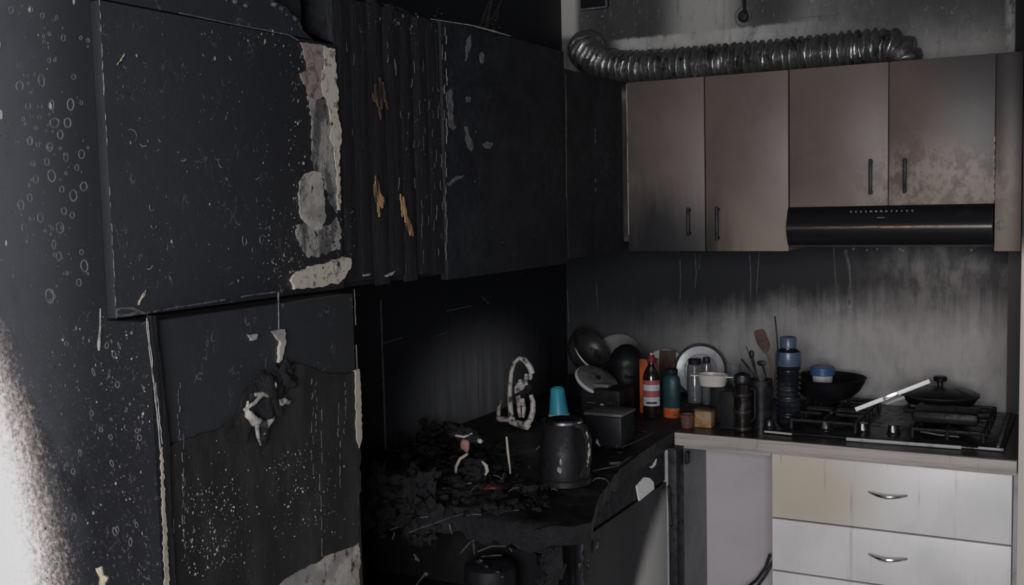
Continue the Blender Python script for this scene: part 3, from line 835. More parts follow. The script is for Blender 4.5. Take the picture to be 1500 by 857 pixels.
c4 = overhead('narrow black corner overhead cupboard under the bent end of the duct', -.828, -.405, 1.925)
part('door', MB().box(UX - .019, UX, -.827, -.646, ZB, 1.925, .0012), 'soot', c4)
part('corner_filler', MB().box(UX - .019, UX - .001, -.643, -.4235, ZB, 1.925), 'soot', c4)
mb = MB(); q = [onX((829, 110), UX + .001), onX((830, 200), UX + .001), onX((829.5, 290), UX + .001)]; mb.tube(q, .0012, 5)
part('chipped_edge', mb, 'darkwood', c4, 'brown scorched door edge', 'stuff')
mb = MB()
for y in (188, 196, 204, 262, 275): mb.tube([onX((872, y), UX + .001), onX((872.5, y + 5), UX + .001)], .0008, 5)
part('pale_fleck', mb, 'flakedim', c4, None, 'stuff')

# burnt lining strips stuck on top of the flat black cupboard
bs = thing('burnt_lining', 'tangle of burnt lining strips standing on the flat black cupboard', 'debris', (UX - .1, -1.2, 1.970))
for i, (a, b, c_) in enumerate((((712, 40), (716, 14), (722, -6)), ((700, 42), (708, 26), (716, 2)), ((722, 44), (727, 30), (730, 8)), ((716, 36), (724, 22), (738, -8)), ((690, 38), (704, 32), (724, 40)))):
    mb = MB(); mb.tube([onX(a, UX - .09), onX(b, UX - .10), onX(c_, UX - .10)], [.006, .0045, .002], 6, flat=.3)
    part('lining_strip', mb, 'char' if i % 2 else 'sheet', bs)
mb = MB()
for i in range(9): lump(mb, onX((random.uniform(690, 735), random.uniform(26, 42)), UX - .09), random.uniform(.004, .009), i, (1, 1.2, .7), 1, .7)
part('char_lump', mb, 'char', bs, None, 'stuff')
mb = MB()
for i in range(22): lump(mb, Vector((UX - .06 + random.uniform(-.04, .03), random.uniform(-1.80, -1.5), 1.972 + random.uniform(0, .012))), random.uniform(.006, .018), i + 40, (1, 1.3, .7), 1, .8)
solo('char_debris', mb, 'char', 'loose charred debris on top of the charred plank cupboard', 'debris', (UX - .06, -1.65, 1.966), kind='stuff')

# ------------------------------------------------------------------ wall cupboards on the back wall
UB, UT = 1.406, 1.923


def bar_handle(par, x, z0, z1, mat='iron'):
    mb = MB(); mb.box(x - .0045, x + .0045, UY - .026, UY - .017, z0, z1, .003)
    for z in (z0 + .008, z1 - .008): mb.box(x - .003, x + .003, UY - .020, UY - .0005, z - .004, z + .004)
    return part('handle', mb, mat, par)


wc = thing('wall_cupboard', 'smoke-stained brown wall cupboard with two tall doors beside the black corner', 'cupboard', (.655, -.2, UB), 'smoke-stained wall cupboards')
part('body', MB().box(.409, .904, UY + .0195, -.002, UB + .001, UT - .001), 'cupboard', wc)
d = part('door', MB().box(.409, .6545, UY, UY + .018, UB, UT, .0012), 'cupboard', wc); bar_handle(d, onY((1011, 320), UY).x, onY((1011, 345), UY).z, onY((1011, 304), UY).z)
mb = MB(); mb.box(.4085, .4105, UY - .0012, UY + .01, UB + .05, UT - .005); part('bare_edge', mb, 'bare', d, 'pale scratched door edge')
d = part('door', MB().box(.6585, .904, UY, UY + .018, UB, UT, .0012), 'cupboard', wc); bar_handle(d, onY((1053, 320), UY).x, onY((1053, 352), UY).z, onY((1053, 303), UY).z)
hc = thing('wall_cupboard', 'smoke-stained brown wall cupboard with two short doors above the range hood', 'cupboard', (1.175, -.2, 1.532), 'smoke-stained wall cupboards')
part('body', MB().box(.908, 1.4465, UY + .0195, -.002, 1.533, UT - .001), 'cupboard', hc)
d = part('door', MB().box(.908, 1.1775, UY, UY + .018, 1.532, UT, .0012), 'cupboard', hc); bar_handle(d, onY((1277, 250), UY).x, onY((1277, 285), UY).z, onY((1277, 233), UY).z)
d = part('door', MB().box(1.1815, 1.4455, UY, UY + .018, 1.532, UT, .0012), 'cupboard', hc); bar_handle(d, onY((1327, 250), UY).x, onY((1327, 283), UY).z, onY((1327, 232), UY).z)
mb = MB()
for i in range(8):
    z = 1.54 + .022 * i
    mb.box(1.4435, 1.4462, UY - .0012, UY + .004, z, z + random.uniform(.008, .021))
part('bare_edge', mb, 'flake', d, 'pale chipped door edge')
mb = MB(); mb.box(1.4475, 1.511, UY + .001, -.0245, UB, UT, .0012)
ep = solo('end_panel', mb, 'cupboard', 'tall smoke-stained filler panel closing the wall cupboards beside the range hood', 'panel', (1.479, -.2, UB))
mb = MB(); lump(mb, Vector((1.462, UY - .0005, 1.475)), .011, 4, (.9, .12, 1.2), 2, .5); part('melted_blob', mb, 'greyplastic', ep, 'grey melted blob')

# range hood
hd = thing('range_hood', 'glossy black slide-out range hood under the short cupboard doors', 'range hood', (1.176, -.2, 1.41))
part('body', MB().box(.909, 1.444, -.395, -.012, 1.425, 1.530, .003), 'blackgloss', hd)
prof = [(-.395, 1.5305), (-.412, 1.5305), (-.421, 1.522), (-.428, 1.505), (-.434, 1.490), (-.4375, 1.480), (-.439, 1.472), (-.4375, 1.464), (-.432, 1.450), (-.424, 1.436), (-.415, 1.424), (-.395, 1.418)]
mb = MB(); mb.prism([(.906, y, z) for y, z in prof], (.538, 0, 0)); part('visor', mb, 'visor', hd)
mb = MB()
for i in range(13):
    x = .906 + .538 * (.33 + .30 * i / 12); w = .0028 if 4 <= i <= 7 else .0018
    mb.box(x - w, x + w, -.4265, -.4200, 1.5145, 1.5195)
part('vent_slot', mb, 'greyplastic', hd, 'row of small pale slots', 'stuff')
mb = MB(); x = 1.164; mb.box(x - .010, x + .010, -.4305, -.426, 1.4985, 1.5010); part('badge', mb, 'greyplastic', hd, 'tiny pale badge')

# flexible foil duct
fd = thing('exhaust_duct', 'ribbed sooty foil duct lying along the top of the wall cupboards', 'duct', (.7, -.2, 1.925))
ctl = [Vector(p) for p in ((1.185, -.2, 1.926), (1.182, -.2, 1.955), (1.160, -.2, 1.980), (1.10, -.2, 1.987), (.95, -.2, 1.986), (.80, -.2, 1.984), (.65, -.2, 1.985), (.50, -.2, 1.986), (.38, -.19, 1.990), (.28, -.178, 2.003), (.205, -.155, 2.032), (.155, -.125, 2.062), (.128, -.085, 2.085), (.118, -.045, 2.098), (.116, -.004, 2.104))]
path = []
for i in range(len(ctl) - 1):
    p0 = ctl[max(i - 1, 0)]; p1 = ctl[i]; p2 = ctl[i + 1]; p3 = ctl[min(i + 2, len(ctl) - 1)]
    n = max(2, int((p2 - p1).length / .003))
    for j in range(n):
        t = j / n
        path.append(.5 * ((2 * p1) + (p2 - p0) * t + (2 * p0 - 5 * p1 + 4 * p2 - p3) * t * t + (3 * p1 - p0 - 3 * p2 + p3) * t ** 3))
acc = 0; rad = []
for i, p in enumerate(path):
    if i: acc += (p - path[i - 1]).length
    rad.append(.0440 + .0155 * abs(math.cos(acc / .0235 * math.pi)))
mb = MB(); mb.tube(path, rad, 22)
for v in mb.b.verts:
    v.co += Vector((mnoise.noise(v.co * 45), mnoise.noise(v.co * 45 + Vector((9, 0, 0))), mnoise.noise(v.co * 45 + Vector((0, 7, 0))))) * .006
part('ribbed_hose', mb, 'foil', fd)
mb = MB(); mb.lathe([(.060, 0), (.064, .002), (.064, .010), (.060, .012)], (1.185, -.2, 1.9245)); part('collar', mb, 'steeldark', fd)

# vent in the corner of the back wall that the duct climbs to
vt = thing('wall_vent', 'dark burnt vent frame on the back wall above the bent duct end', 'vent', (.165, 0, 2.19))
a = onY((851, 14), -.01); b = onY((890, -40), -.01)
mb = MB(); mb.box(a.x, b.x, -.012, 0, a.z, b.z); part('recess', mb, 'void', vt)
mb = MB(); mb.box(b.x - .004, b.x, -.024, -.012, a.z, b.z); mb.box(a.x, b.x, -.024, -.012, a.z - .006, a.z); part('frame', mb, 'flakedim', vt)
mb = MB(); [lump(mb, onY(p, -.018), .006, i, (1, .6, .8), 1, .6) for i, p in enumerate(((862, 24), (883, 24), (887, 16)))]; part('melted_bead', mb, 'flakedim', vt, None, 'stuff')

# burnt ceiling-light cable against the back wall
bc = thing('hanging_cable', 'burnt black cable hanging from a scorched rosette on the back wall', 'cable', onY((1088, 20), -.01))
mb = MB(); mb.torus(onY((1089, 24), -.004), .026, .0028, (0, 1, 0), 26, 6, 1.25, 40, 330)
part('rosette_rim', mb, 'greyplastic', bc, 'scorched grey rim')
mb = MB(); mb.lathe([(0, -.014), (.014, -.012), (.020, -.004), (.020, 0)], onY((1090, 24), 0), (0, 1, 0), 20); part('rosette', mb, 'soot', bc)
mb = MB(); mb.tube([onY((1088, -50), -.03), onY((1089, -12), -.03), onY((1090, 6), -.028), onY((1091, 20), -.02)], [.013, .012, .009, .006], 8, flat=.6)
part('burnt_core', mb, 'char', bc)
mb = MB(); mb.tube([onY((1096, 16), -.016), onY((1099, 24), -.018), onY((1096, 33), -.014)], [.003, .004, .002], 7); part('core_end', mb, 'flakedim', bc)
# pale scratches on the wall above the cupboards
mb = MB()
for q in (((1165, 27), (1238, 20)), ((1333, 13), (1350, 12)), ((1112, 38), (1122, 24)), ((1100, 58), (1113, 36))):
    mb.tube([onY(q[0], -.0005), onY(q[1], -.0005)], random.uniform(.0006, .0010), 5)
struct('trim_6', mb, 'greyplastic')

# drips of melted sealant beneath the hood, on the splashback
mb = MB()
for pts, r in ((((1238, 366), (1244, 390), (1246, 412), (1243, 436)), (.006, .005, .003, .002)), (((1221, 362), (1223, 395), (1226, 430)), (.002, .002, .001)), (((1243, 436), (1244, 446), (1246, 440)), (.002, .004, .002)),
               (((1098, 372), (1100, 405), (1099, 440)), (.0018, .0016, .0012)), (((1112, 370), (1110, 400), (1108, 432)), (.0018, .0016, .001)), (((1018, 372), (1020, 400), (1018, 422)), (.0014, .0014, .001)), (((1026, 372), (1024, 395)), (.001, .001)),
               (((996, 380), (997, 412), (996, 440)), (.0012, .0012, .0012)), (((873, 412), (875, 440), (876, 455)), (.001, .001, .0005)), (((831, 424), (832, 450), (833, 472)), (.001, .001, .001))):
    mb.tube([onY(p, -.0095) for p in pts], list(r), 6)
sd = solo('drip', mb, 'flakedim', 'grey drips run down the splashback below the hood and cupboards', 'drip', onY((1238, 440), -.009), kind='stuff')
mb = MB()
for p in ((1250, 365), (1285, 365), (1318, 365), (1322, 367), (1270, 366), (1423, 366)): lump(mb, onY(p, -.012), .004, p[0], (1, .6, 1), 1, .5)
part('bright_bead', mb, 'flake', sd, None, 'stuff')

# ------------------------------------------------------------------ base units
# worktop with stained front edge
wt = thing('worktop', 'blackened worktop with a stained pale front edge carrying the cooktop', 'worktop', (1.08, -.32, .862))
part('slab', MB().box(.634, 1.5215, -.626, -.009, .862, .900), 'worktop', wt)
part('edge_strip', MB().box(.634, 1.5215, -.632, -.6262, .862, .8985, .0015), 'edge', wt, 'stained pale edge strip')

du = thing('drawer_unit', 'white drawer unit streaked with brown runs below the cooktop', 'drawer unit', (1.21, -.3, 0))
part('carcass', MB().box(.906, 1.511, -.580, -.01, .10, .861), 'lilac', du)
part('plinth', MB().box(.906, 1.511, -.53, -.51, 0, .10), 'greyplastic', du)
part('end_panel', MB().box(1.5135, 1.523, -.597, -.01, 0, .861), 'jamb', du, 'grey end panel')
for i, (z0, z1) in enumerate(((.676, .859), (.5265, .6715), (.33, .522), (.105, .3255))):
    d = part('drawer', MB().box(.906, 1.5105, -.600, -.5815, z0, z1, .0015), 'drawer', du)
    if i < 2:
        cx = onY((1299, 727 if i == 0 else 819), -.615); w = .048
        pts = []
        for j in range(13):
            t = -1 + 2 * j / 12
            pts.append((cx.x + w * t, -.6005 - .024 * (1 - abs(t) ** 2.2), cx.z + .003 * abs(t) ** 1.0))
        mb = MB(); mb.tube(pts, [.0036 + .0018 * (1 - abs(-1 + 2 * j / 12)) for j in range(13)], 8)
        part('handle', mb, 'steel', d)
    else:
        mb = MB(); mb.tube([(1.12 + .12 * j / 12 + .03, -.6005 - .024 * (1 - abs(-1 + j / 6) ** 2.2), (z0 + z1) / 2) for j in range(13)], .0042, 8); part('handle', mb, 'steel', d)

# open appliance bay with its panels and hose
bay = thing('appliance_bay', 'empty lilac-grey appliance bay between the burnt corner and the drawers', 'bay', (.78, -.42, 0))
part('side_panel', MB().box(.634, .6515, -.600, -.402, 0, .861), 'nichegrey', bay, 'grey side panel')
part('back_panel', MB().box(.652, .9045, -.402, -.386, 0, .861), 'lilac', bay, 'plain lilac-grey back panel')
part('rail', MB().box(.652, .9045, -.602, -.584, .8485, .861), 'edge', bay)
part('hinge', MB().box(.6517, .662, -.600, -.575, .800, .835, .002), 'iron', bay)
hz = []
for off in (0, .016):
    mb = MB(); pts = [onY((1128 + off * 200, 812 + off * 700), -.44), onY((1121, 832 + off * 700), -.45), onY((1108, 850 + off * 700), -.46), onY((1085, 868 + off * 700), -.47), onY((1060, 930), -.46), onY((1052, 1010), -.44)]
    mb.tube(pts, .0045, 8)
    solo('hose', mb, 'darkgrey', 'dark drain hose curling out beside the drawers, ' + ('upper of the pair' if off == 0 else 'lower of the pair'), 'hose', pts[-1], 'drain hoses in the bay')

# burnt appliance under the left-hand bench
dw = thing('dishwasher', 'burnt dishwasher with a pale clean corner on its sooty door', 'dishwasher', (.33, -.95, 0))
part('cabinet', MB().box(.05, .606, -1.255, -.668, .05, .835), 'void', dw)
part('door', MB().box(.607, .630, -1.255, -.690, .10, .768, .002), 'appliance', dw)
cp = part('control_panel', MB().box(.607, .626, -1.255, -.690, .772, .858, .002), 'soot', dw)
mb = MB()
mb.prism([onX(p, .627) for p in ((931, 712), (942, 699), (950, 700), (956, 706), (957, 716), (935, 734))], (.003, 0, 0)); part('bare_panel', mb, 'whiteclean', cp, 'white unburnt piece of the panel')
mb = MB(); mb.prism([onX(p, .627) for p in ((950, 684), (955, 682), (961, 672), (959, 681), (954, 686))], (.003, 0, 0)); part('bare_panel', mb, 'whiteclean', cp, 'white unburnt sliver of the panel')
mb = MB(); mb.box(.606, .632, -.684, -.676, .10, .858, .001); pl = part('edge_post', mb, 'jamb', dw, 'grey trim along the door')
mb = MB(); mb.box(.606, .652, -.668, -.6025, .0, .861, .002); part('gasket', mb, 'iron', dw)
mb = MB(); mb.tube([onX((979, 712), .632), onX((979, 716), .642), onX((981, 745), .642), onX((983, 768), .642), onX((984, 772), .632)], .0035, 7); part('handle', mb, 'steeldark', dw)

# burnt end cupboard of the bench
bcup = thing('base_cupboard', 'collapsed black base cupboard with an open near end under the debris', 'cupboard', (.33, -1.4, 0))
part('side_panel', MB().box(.02, .60, -1.285, -1.268, 0, .825), 'void', bcup)
part('back_panel', MB().box(.003, .02, -1.53, -1.29, 0, .825), 'void', bcup)
part('bottom_shelf', MB().box(.02, .60, -1.53, -1.29, .60, .62), 'void', bcup)
mb = MB()
crust(mb, [Vector((.612 + .012 * math.sin(i * 2.1), -1.40 + .008 * math.cos(i * 1.7), .30 + .045 * i)) for i in range(13)], [.024 + .008 * math.sin(i * 1.9) for i in range(13)], 4, .9)
cpst = part('charred_post', mb, 'char', bcup)
mb = MB()
for p in ((853, 775), (858, 790), (856, 812), (862, 828), (850, 830), (857, 845), (876, 800)): lump(mb, onX(p, .64), random.uniform(.006, .012), p[1], (.5, .7, 1.3), 2, .9)
part('ash_crust', mb, 'sheet', cpst, None, 'stuff')
mb = MB()
for i in range(14): lump(mb, Vector((.12 + random.uniform(-.08, .10), -1.535 + random.uniform(-.02, .02), .45 + .032 * i)), random.uniform(.03, .05), i + 70, (1.2, .5, 1.1), 2, .7)
part('charred_side', mb, 'char', bcup)

# charred bench top, sagging and spread at its near end
mb = MB(); nx, ny = 44, 74; gtop = {}
for i in range(nx + 1):
    for j in range(ny + 1):
        u = i / nx; v = j / ny
        y = -.012 - 1.528 * v
        xe = .633 + .11 * max(0, min(1, (-y - 1.0) / .45)) ** 1.5 - .10 * max(0, (-y - 1.46) / .08) ** 2
        x = .004 + (xe - .004) * u
        burn = max(0, min(1, (-y - .75) / .35))
        h = mnoise.noise(Vector((x * 9, y * 9, 1))) * .012 + mnoise.noise(Vector((x * 26, y * 26, 4))) * .008 + mnoise.noise(Vector((x * 60, y * 60, 8))) * .003
        z = .900 + h * burn - .012 * burn * u - (.010 if j == ny else 0)
        z += -.006 * burn
        if y < -1.35: y -= mnoise.noise(Vector((x * 12, 3, 0))) * .03 * min(1, (-y - 1.35) / .15); x += .0
        gtop[i, j] = mb.b.verts.new((x, y, z))
for i in range(nx):
    for j in range(ny):
        mb.b.faces.new((gtop[i, j], gtop[i + 1, j], gtop[i + 1, j + 1], gtop[i, j + 1]))
rim = [gtop[nx, j] for j in range(ny + 1)] + [gtop[i, ny] for i in range(nx - 1, -1, -1)]
low = [mb.b.verts.new(v.co + Vector((-.006, .004, -.036 - .014 * random.random()))) for v in rim]
for a, b in zip(range(len(rim) - 1), range(1, len(rim))): mb.b.faces.new((rim[a], rim[b], low[b], low[a]))
bk_ = [mb.b.verts.new((.004, y_, .858)) for y_ in (-1.53, -.012)]
mb.b.faces.new(low + [bk_[0], bk_[1]])
bench = solo('bench_top', mb, 'char', 'charred black bench top sagging towards its burnt near end', 'worktop', (.32, -.8, .86))
mb = MB()
for a, b in (((600, 780), (634, 768)), ((636, 767), (678, 753)), ((612, 775), (622, 772)), ((684, 755), (705, 754)), ((730, 752), (760, 747))):
    pa = onZ(a, .885); pb = onZ(b, .888)
    mb.tube([pa, (pa + pb) / 2 + Vector((0, 0, .002)), pb], .0016, 6)
part('edge_trim', mb, 'ashgrey', bench, 'grey remains of the edge trim', 'stuff')

# ------------------------------------------------------------------ cooktop
HZ = .9005
ck = thing('cooktop', 'sooty black gas cooktop with a bright steel front edge', 'cooktop', (1.18, -.29, HZ))
part('plate', MB().box(.876, 1.487, -.548, -.055, HZ, HZ + .006, .002), 'blackgloss', ck)
a = onZ((1240, 643), HZ + .006); b = onZ((1408, 655.5), HZ + .006)
part('front_rim', MB().tube([a, a.lerp(b, .5), b], .0046, 6), 'alu', ck, 'bright steel rim')
a = onZ((1433, 656), HZ + .006); b = onZ((1470, 659), HZ + .006)
part('front_rim', MB().tube([a, b], .0036, 6), 'alu', ck, 'bright steel rim')
a = onZ((1120, 632), HZ + .006); b = onZ((1160, 636), HZ + .006)
part('front_rim', MB().tube([a, b], .003, 6), 'alu', ck, 'bright steel rim')
part('side_rim', MB().box(1.468, 1.476, -.53, -.07, HZ + .0058, HZ + .011, .002), 'greyplastic', ck)
for px, py in ((1265, 633), (1309, 636), (1210, 630), (1127, 626)):
    c = onZ((px, py), HZ + .006)
    kn = part('knob', MB().lathe([(0, .026), (.012, .026), (.0145, .023), (.016, .006), (.020, .002), (.020, 0)], c, seg=20), 'blackgloss', ck)
    if px != 1127: part('pointer', MB().box(c.x - .0026, c.x + .0026, c.y - .0185, c.y - .0135, c.z + .008, c.z + .026), 'whiteclean' if px > 1220 else 'steel', kn, 'white pointer mark')
burners = [(1.345, -.20), (1.345, -.40), (1.02, -.20), (1.02, -.40)]
for x, y in burners:
    bu = part('burner', MB().lathe([(0, .024), (.022, .024), (.028, .020), (.028, .014), (.036, .012), (.040, .004), (.046, 0)], (x, y, HZ + .005), seg=24), 'iron', ck)
for x, y in burners:
    mb = MB()
    s = .088
    for sx, sy in ((1, 0), (-1, 0), (0, 1), (0, -1)):
        mb.tube([(x + sx * .022, y + sy * .022, HZ + .036), (x + sx * s * .9, y + sy * s * .9, HZ + .036), (x + sx * s, y + sy * s, HZ + .030), (x + sx * s, y + sy * s, HZ + .007)], .0055, 8)
    mb.tube([(x - s, y - s, HZ + .03), (x + s, y - s, HZ + .03), (x + s, y + s, HZ + .03), (x - s, y + s, HZ + .03), (x - s, y - s, HZ + .03)], .0055, 8)
    for sx in (-1, 1):
        for sy in (-1, 1): mb.tube([(x + sx * s, y + sy * s, HZ + .034), (x + sx * s, y + sy * s, HZ + .0065)], .006, 8)
    part('trivet', mb, 'iron', ck)

# black roasting dish on the front right burner
dish = thing('roasting_dish', 'blackened roasting dish on the cooktop in front of the lidded pan', 'dish', (1.335, -.395, HZ + .0415))
mb = MB(); x, y, z = 1.335, -.40, HZ + .0415
mb.box(x - .085, x + .085, y - .06, y + .06, z, z + .034, .014); part('body', mb, 'iron', dish)
for s in (-1, 1):
    mb = MB(); mb.tube([(x + s * .080, y - .035, z + .026), (x + s * .104, y - .03, z + .028), (x + s * .110, y, z + .028), (x + s * .104, y + .03, z + .028), (x + s * .080, y + .035, z + .026)], .0075, 8); part('handle', mb, 'iron', dish)
mb = MB(); mb.tube([onY((1348, 632), -.48), onY((1375, 637), -.48), onY((1405, 640), -.48)], .0022, 6); part('glint_line', mb, 'greyplastic', dish)  # silvery glint drawn as a pale tube across the dish front

# lidded frying pan at the back right
z = HZ + .0415
lp = thing('frying_pan', 'black frying pan with a domed lid and knob at the back of the cooktop', 'frying pan', (1.355, -.205, z))
x, y = onY((1377, 590), -.21).x, -.21
part('body', MB().lathe([(0, 0), (.070, 0), (.088, .010), (.104, .034), (.107, .035), (.105, .037), (.098, .034), (.084, .014), (0, .006)], (x, y, z), seg=44), 'blackpan', lp)
ld = part('lid', MB().lathe([(.105, .0375), (.107, .040), (.098, .046), (.070, .056), (.035, .062), (0, .064)], (x, y, z), seg=44), 'blackgloss', lp)
part('lid_rim', MB().torus((x, y, z + .0395), .106, .0022, seg=48), 'steeldark', ld)
part('knob', MB().lathe([(.008, .060), (.009, .074), (.018, .078), (.020, .086), (.016, .092), (0, .094)], (x, y, z), seg=24), 'blackgloss', ld)
mb = MB(); q = onY((1338, 596), -.325); lump(mb, q, .010, 2, (1.3, .7, .7), 2, .3)
mb.tube([q + Vector((.005, .004, 0)), q + Vector((.03, .035, .004)), Vector((x - .06, y - .06, z + .018))], [.005, .007, .008], 8)
part('handle_end', mb, 'white', lp, 'stubby pale-ended handle')

# white stick propped on the lid
ws = thing('white_stick', 'long white stick propped across the cooktop against the lidded pan', 'stick', onY((1253, 600), -.36))
A = onY((1253, 600), -.36); B = onY((1362, 558), -.325)
dirv = (B - A).normalized(); side = dirv.cross(Vector((0, 1, 0))).normalized(); th = dirv.cross(side)
mb = MB(); mb.obox((A + B) / 2, (dirv, side, th), ((B - A).length / 2, .0062, .004), .002); part('shaft', mb, 'whiteclean', ws)
mb = MB(); mb.obox(A.lerp(B, .48), (dirv, side, th), (.022, .0068, .0045), .0015); part('band', mb, 'steel', ws, 'scuffed band round the middle')
mb = MB(); mb.tube([onY((1298, 592), -.35), onY((1312, 586), -.34), onY((1325, 582), -.335)], [.003, .004, .005], 7); part('clip', mb, 'ceramic', ws)

# wok with a handle, and the tub in it
z = HZ + .0415
wk = thing('wok', 'deep black wok with its handle towards the blue bottle', 'wok', (1.01, -.20, z))
C0 = onY((1212, 553), -.20); x, y = C0.x, -.20
ht = C0.z - z
part('bowl', MB().lathe([(0, 0), (.045, 0), (.072, ht * .16), (.095, ht * .45), (.108, ht * .78), (.113, ht), (.1155, ht + .002), (.113, ht + .003), (.105, ht * .79), (.091, ht * .47), (.069, ht * .20), (.043, .004), (0, .004)], (x, y, z), seg=44), 'blackpan', wk)
mb = MB(); h0 = onY((1192, 580), -.255); h1 = onY((1168, 604), -.36)
mb.tube([Vector((x - .055, y - .045, z + ht * .6)), h0.lerp(h1, .3), h1], [.006, .007, .009], 10); part('handle', mb, 'iron', wk)
tb = thing('plastic_tub', 'small white tub with a blue lid standing in the wok', 'tub', (onY((1204, 575), -.22).x, -.22, z + .02))
q = onY((1204, 575), -.22); zt = onY((1204, 537), -.22).z; zb = z + .0075
tx = q.x + .0
part('body', MB().lathe([(0, 0), (.026, 0), (.031, (zt - zb) * .8), (.030, (zt - zb) * .8), (.0, (zt - zb) * .8)], (tx, -.212, zb), seg=30), 'ceramic', tb)
part('lid', MB().lathe([(.034, (zt - zb) * .72), (.0365, (zt - zb) * .74), (.0365, (zt - zb) * .97), (.034, zt - zb), (0, zt - zb)], (tx, -.212, zb), seg=30), 'blue', tb)

# ------------------------------------------------------------------ things along the back bench


def P(px, py, z=.9): return onZ((px, py), z)


# blue ribbed bottle
c = P(1155, 622); c.z = .9070
sc = (onY((1155, 497), c.y).z - .9)
bb = thing('water_bottle', 'tall ribbed smoky blue bottle with a grey screw cap beside the cooktop', 'bottle', c)
R0 = .036; pr = [(0, 0), (R0 * .9, 0), (R0, .006)]
hb = sc * .66
n = 46
for i in range(n + 1): pr.append((R0 - .0022 * (1 + math.sin(i / n * 10 * 2 * math.pi)), .010 + (hb - .010) * i / n))
part('body', MB().lathe(pr + [(R0, hb + .002)], c, seg=36), 'bottledark', bb)
part('blue_band', MB().lathe([(R0, hb + .002), (R0 + .0008, hb + .004), (R0 + .0008, sc * .80), (R0 * .97, sc * .83)], c, seg=36), 'bluehaze', bb, 'hazy blue upper band')
part('neck', MB().lathe([(R0 * .97, sc * .83), (R0 * .75, sc * .855), (.022, sc * .865), (.021, sc * .885)], c, seg=36), 'bottledark', bb)
cp_ = [(.0225, sc * .87)]
part('cap', MB().lathe([(.021, sc * .875), (.0235, sc * .88), (.0235, sc * .985), (.021, sc), (0, sc)], c, seg=28), 'bluehaze', bb, 'grey-blue cap')

# utensil pot with utensils
c = P(1118, 626); c.x -= .006; c.z = .9005
up = thing('utensil_pot', 'black pot holding kitchen utensils beside the ribbed bottle', 'pot', c)
hp = onY((1118, 556), c.y).z - .9
part('body', MB().lathe([(0, 0), (.029, 0), (.036, hp * .95), (.037, hp), (.034, hp), (.027, .006), (0, .006)], c, seg=30), 'blackgloss', up)
mb = MB(); mb.tube([c + Vector((-.034, 0, hp * .8)), c + Vector((-.056, -.005, hp * .7)), c + Vector((-.055, -.005, hp * .3)), c + Vector((-.03, 0, hp * .18))], .005, 8); part('handle', mb, 'blackgloss', up)
yy = c.y
sp_ = thing('spatula', 'brown spatula with a slanted head standing in the black utensil pot', 'spatula', c + Vector((.012, 0, .008)))
hd_ = [onY(p, yy - .004) for p in ((1104, 487), (1107, 484), (1117, 482), (1121, 487), (1128, 505), (1126, 514), (1121, 519), (1117, 515), (1109, 504))]
mb = MB(); mb.prism(hd_, (0, .004, 0)); bmesh.ops.bevel(mb.b, geom=mb.b.edges[:], offset=.001, segments=1, affect='EDGES'); part('head', mb, 'spoonwood', sp_)
mb = MB(); mb.tube([onY((1122, 514), yy - .002), onY((1128, 530), yy - .002), onY((1133, 556), yy), c + Vector((.015, 0, .012))], [.003, .0035, .0035, .003], 8); part('handle', mb, 'brown', sp_)
rd = MB(); rd.tube([onY((1135, 463), yy + .01), onY((1138, 490), yy + .01), onY((1140, 520), yy + .01), c + Vector((.022, .008, .012))], [.0022, .0026, .002, .002], 8)
solo('skewer', rd, 'iron', 'thin dark skewer, tallest thing in the utensil pot', 'skewer', c + Vector((.022, .008, .012)), 'utensils in the black pot')
for i, (p0, p1, nm, lb) in enumerate((((1086, 526), (1104, 548), 'whisk', 'black whisk leaning out of the utensil pot towards the jar'), ((1093, 507), (1106, 545), 'fork', 'dull steel fork sticking out of the utensil pot'), ((1101, 520), (1108, 545), 'ladle', 'black ladle with a broad head in the utensil pot'), ((1116, 532), (1122, 552), 'spoon', 'dark spoon with its round bowl up beside the spatula'))):
    a = onY(p0, yy - .006 + .004 * i); b = onY(p1, yy - .004 + .003 * i); e = c + Vector((-.018 + .010 * i, -.006 + .004 * i, .014))
    mb = MB()
    mb.tube([a, a.lerp(b, .5), b, e], [.0022 if i == 1 else .0045, .0026 if i == 1 else .0055, .0026, .002], 8, flat=.6)
    if i == 3: lump(mb, a, .011, 1, (1.3, .4, .8), 2, .1)
    if i == 2: lump(mb, a + Vector((0, 0, .002)), .010, 1, (.8, .6, 1.3), 2, .1)
    solo(nm, mb, 'steeldark' if i == 1 else 'iron', lb, 'utensil', e, 'utensils in the black pot')

# press jar with steel bands
c = P(1088, 632); c.z = .9005; hj = onY((1088, 545), c.y).z - .9
cj = thing('coffee_press', 'dark glass coffee press with steel bands beside the utensil pot', 'coffee press', c)
part('glass', MB().lathe([(0, .002), (.0235, .002), (.0245, .010), (.0245, hj * .80), (.022, hj * .82), (0, hj * .82)], c, seg=28), 'darkglass', cj)
for f in (.04, .32, .60):
    part('band', MB().lathe([(.0245, hj * f), (.0262, hj * f + .001), (.0262, hj * f + .008), (.0245, hj * f + .009)], c, seg=28), 'steeldark', cj)
part('lid', MB().lathe([(.0255, hj * .82), (.0268, hj * .84), (.0225, hj * .95), (.006, hj), (0, hj)], c, seg=28), 'blackgloss', cj)
mb = MB(); mb.tube([c + Vector((.024, -.004, hj * .74)), c + Vector((.038, -.008, hj * .72)), c + Vector((.038, -.008, hj * .25)), c + Vector((.025, -.004, hj * .18))], .004, 8); part('handle', mb, 'iron', cj)

# drinking glass behind it
g0 = onY((1075, 560), -.33); zt = onY((1075, 533), -.33).z
mb = MB(); mb.lathe([(0, 0), (.016, 0), (.022, zt - .9005), (.0205, zt - .9005), (.0145, .004), (0, .004)], (g0.x, -.33, .9005), seg=26)
solo('drinking_glass', mb, 'glass', 'clear drinking glass behind the coffee press', 'glass', (g0.x, -.33, .9005))

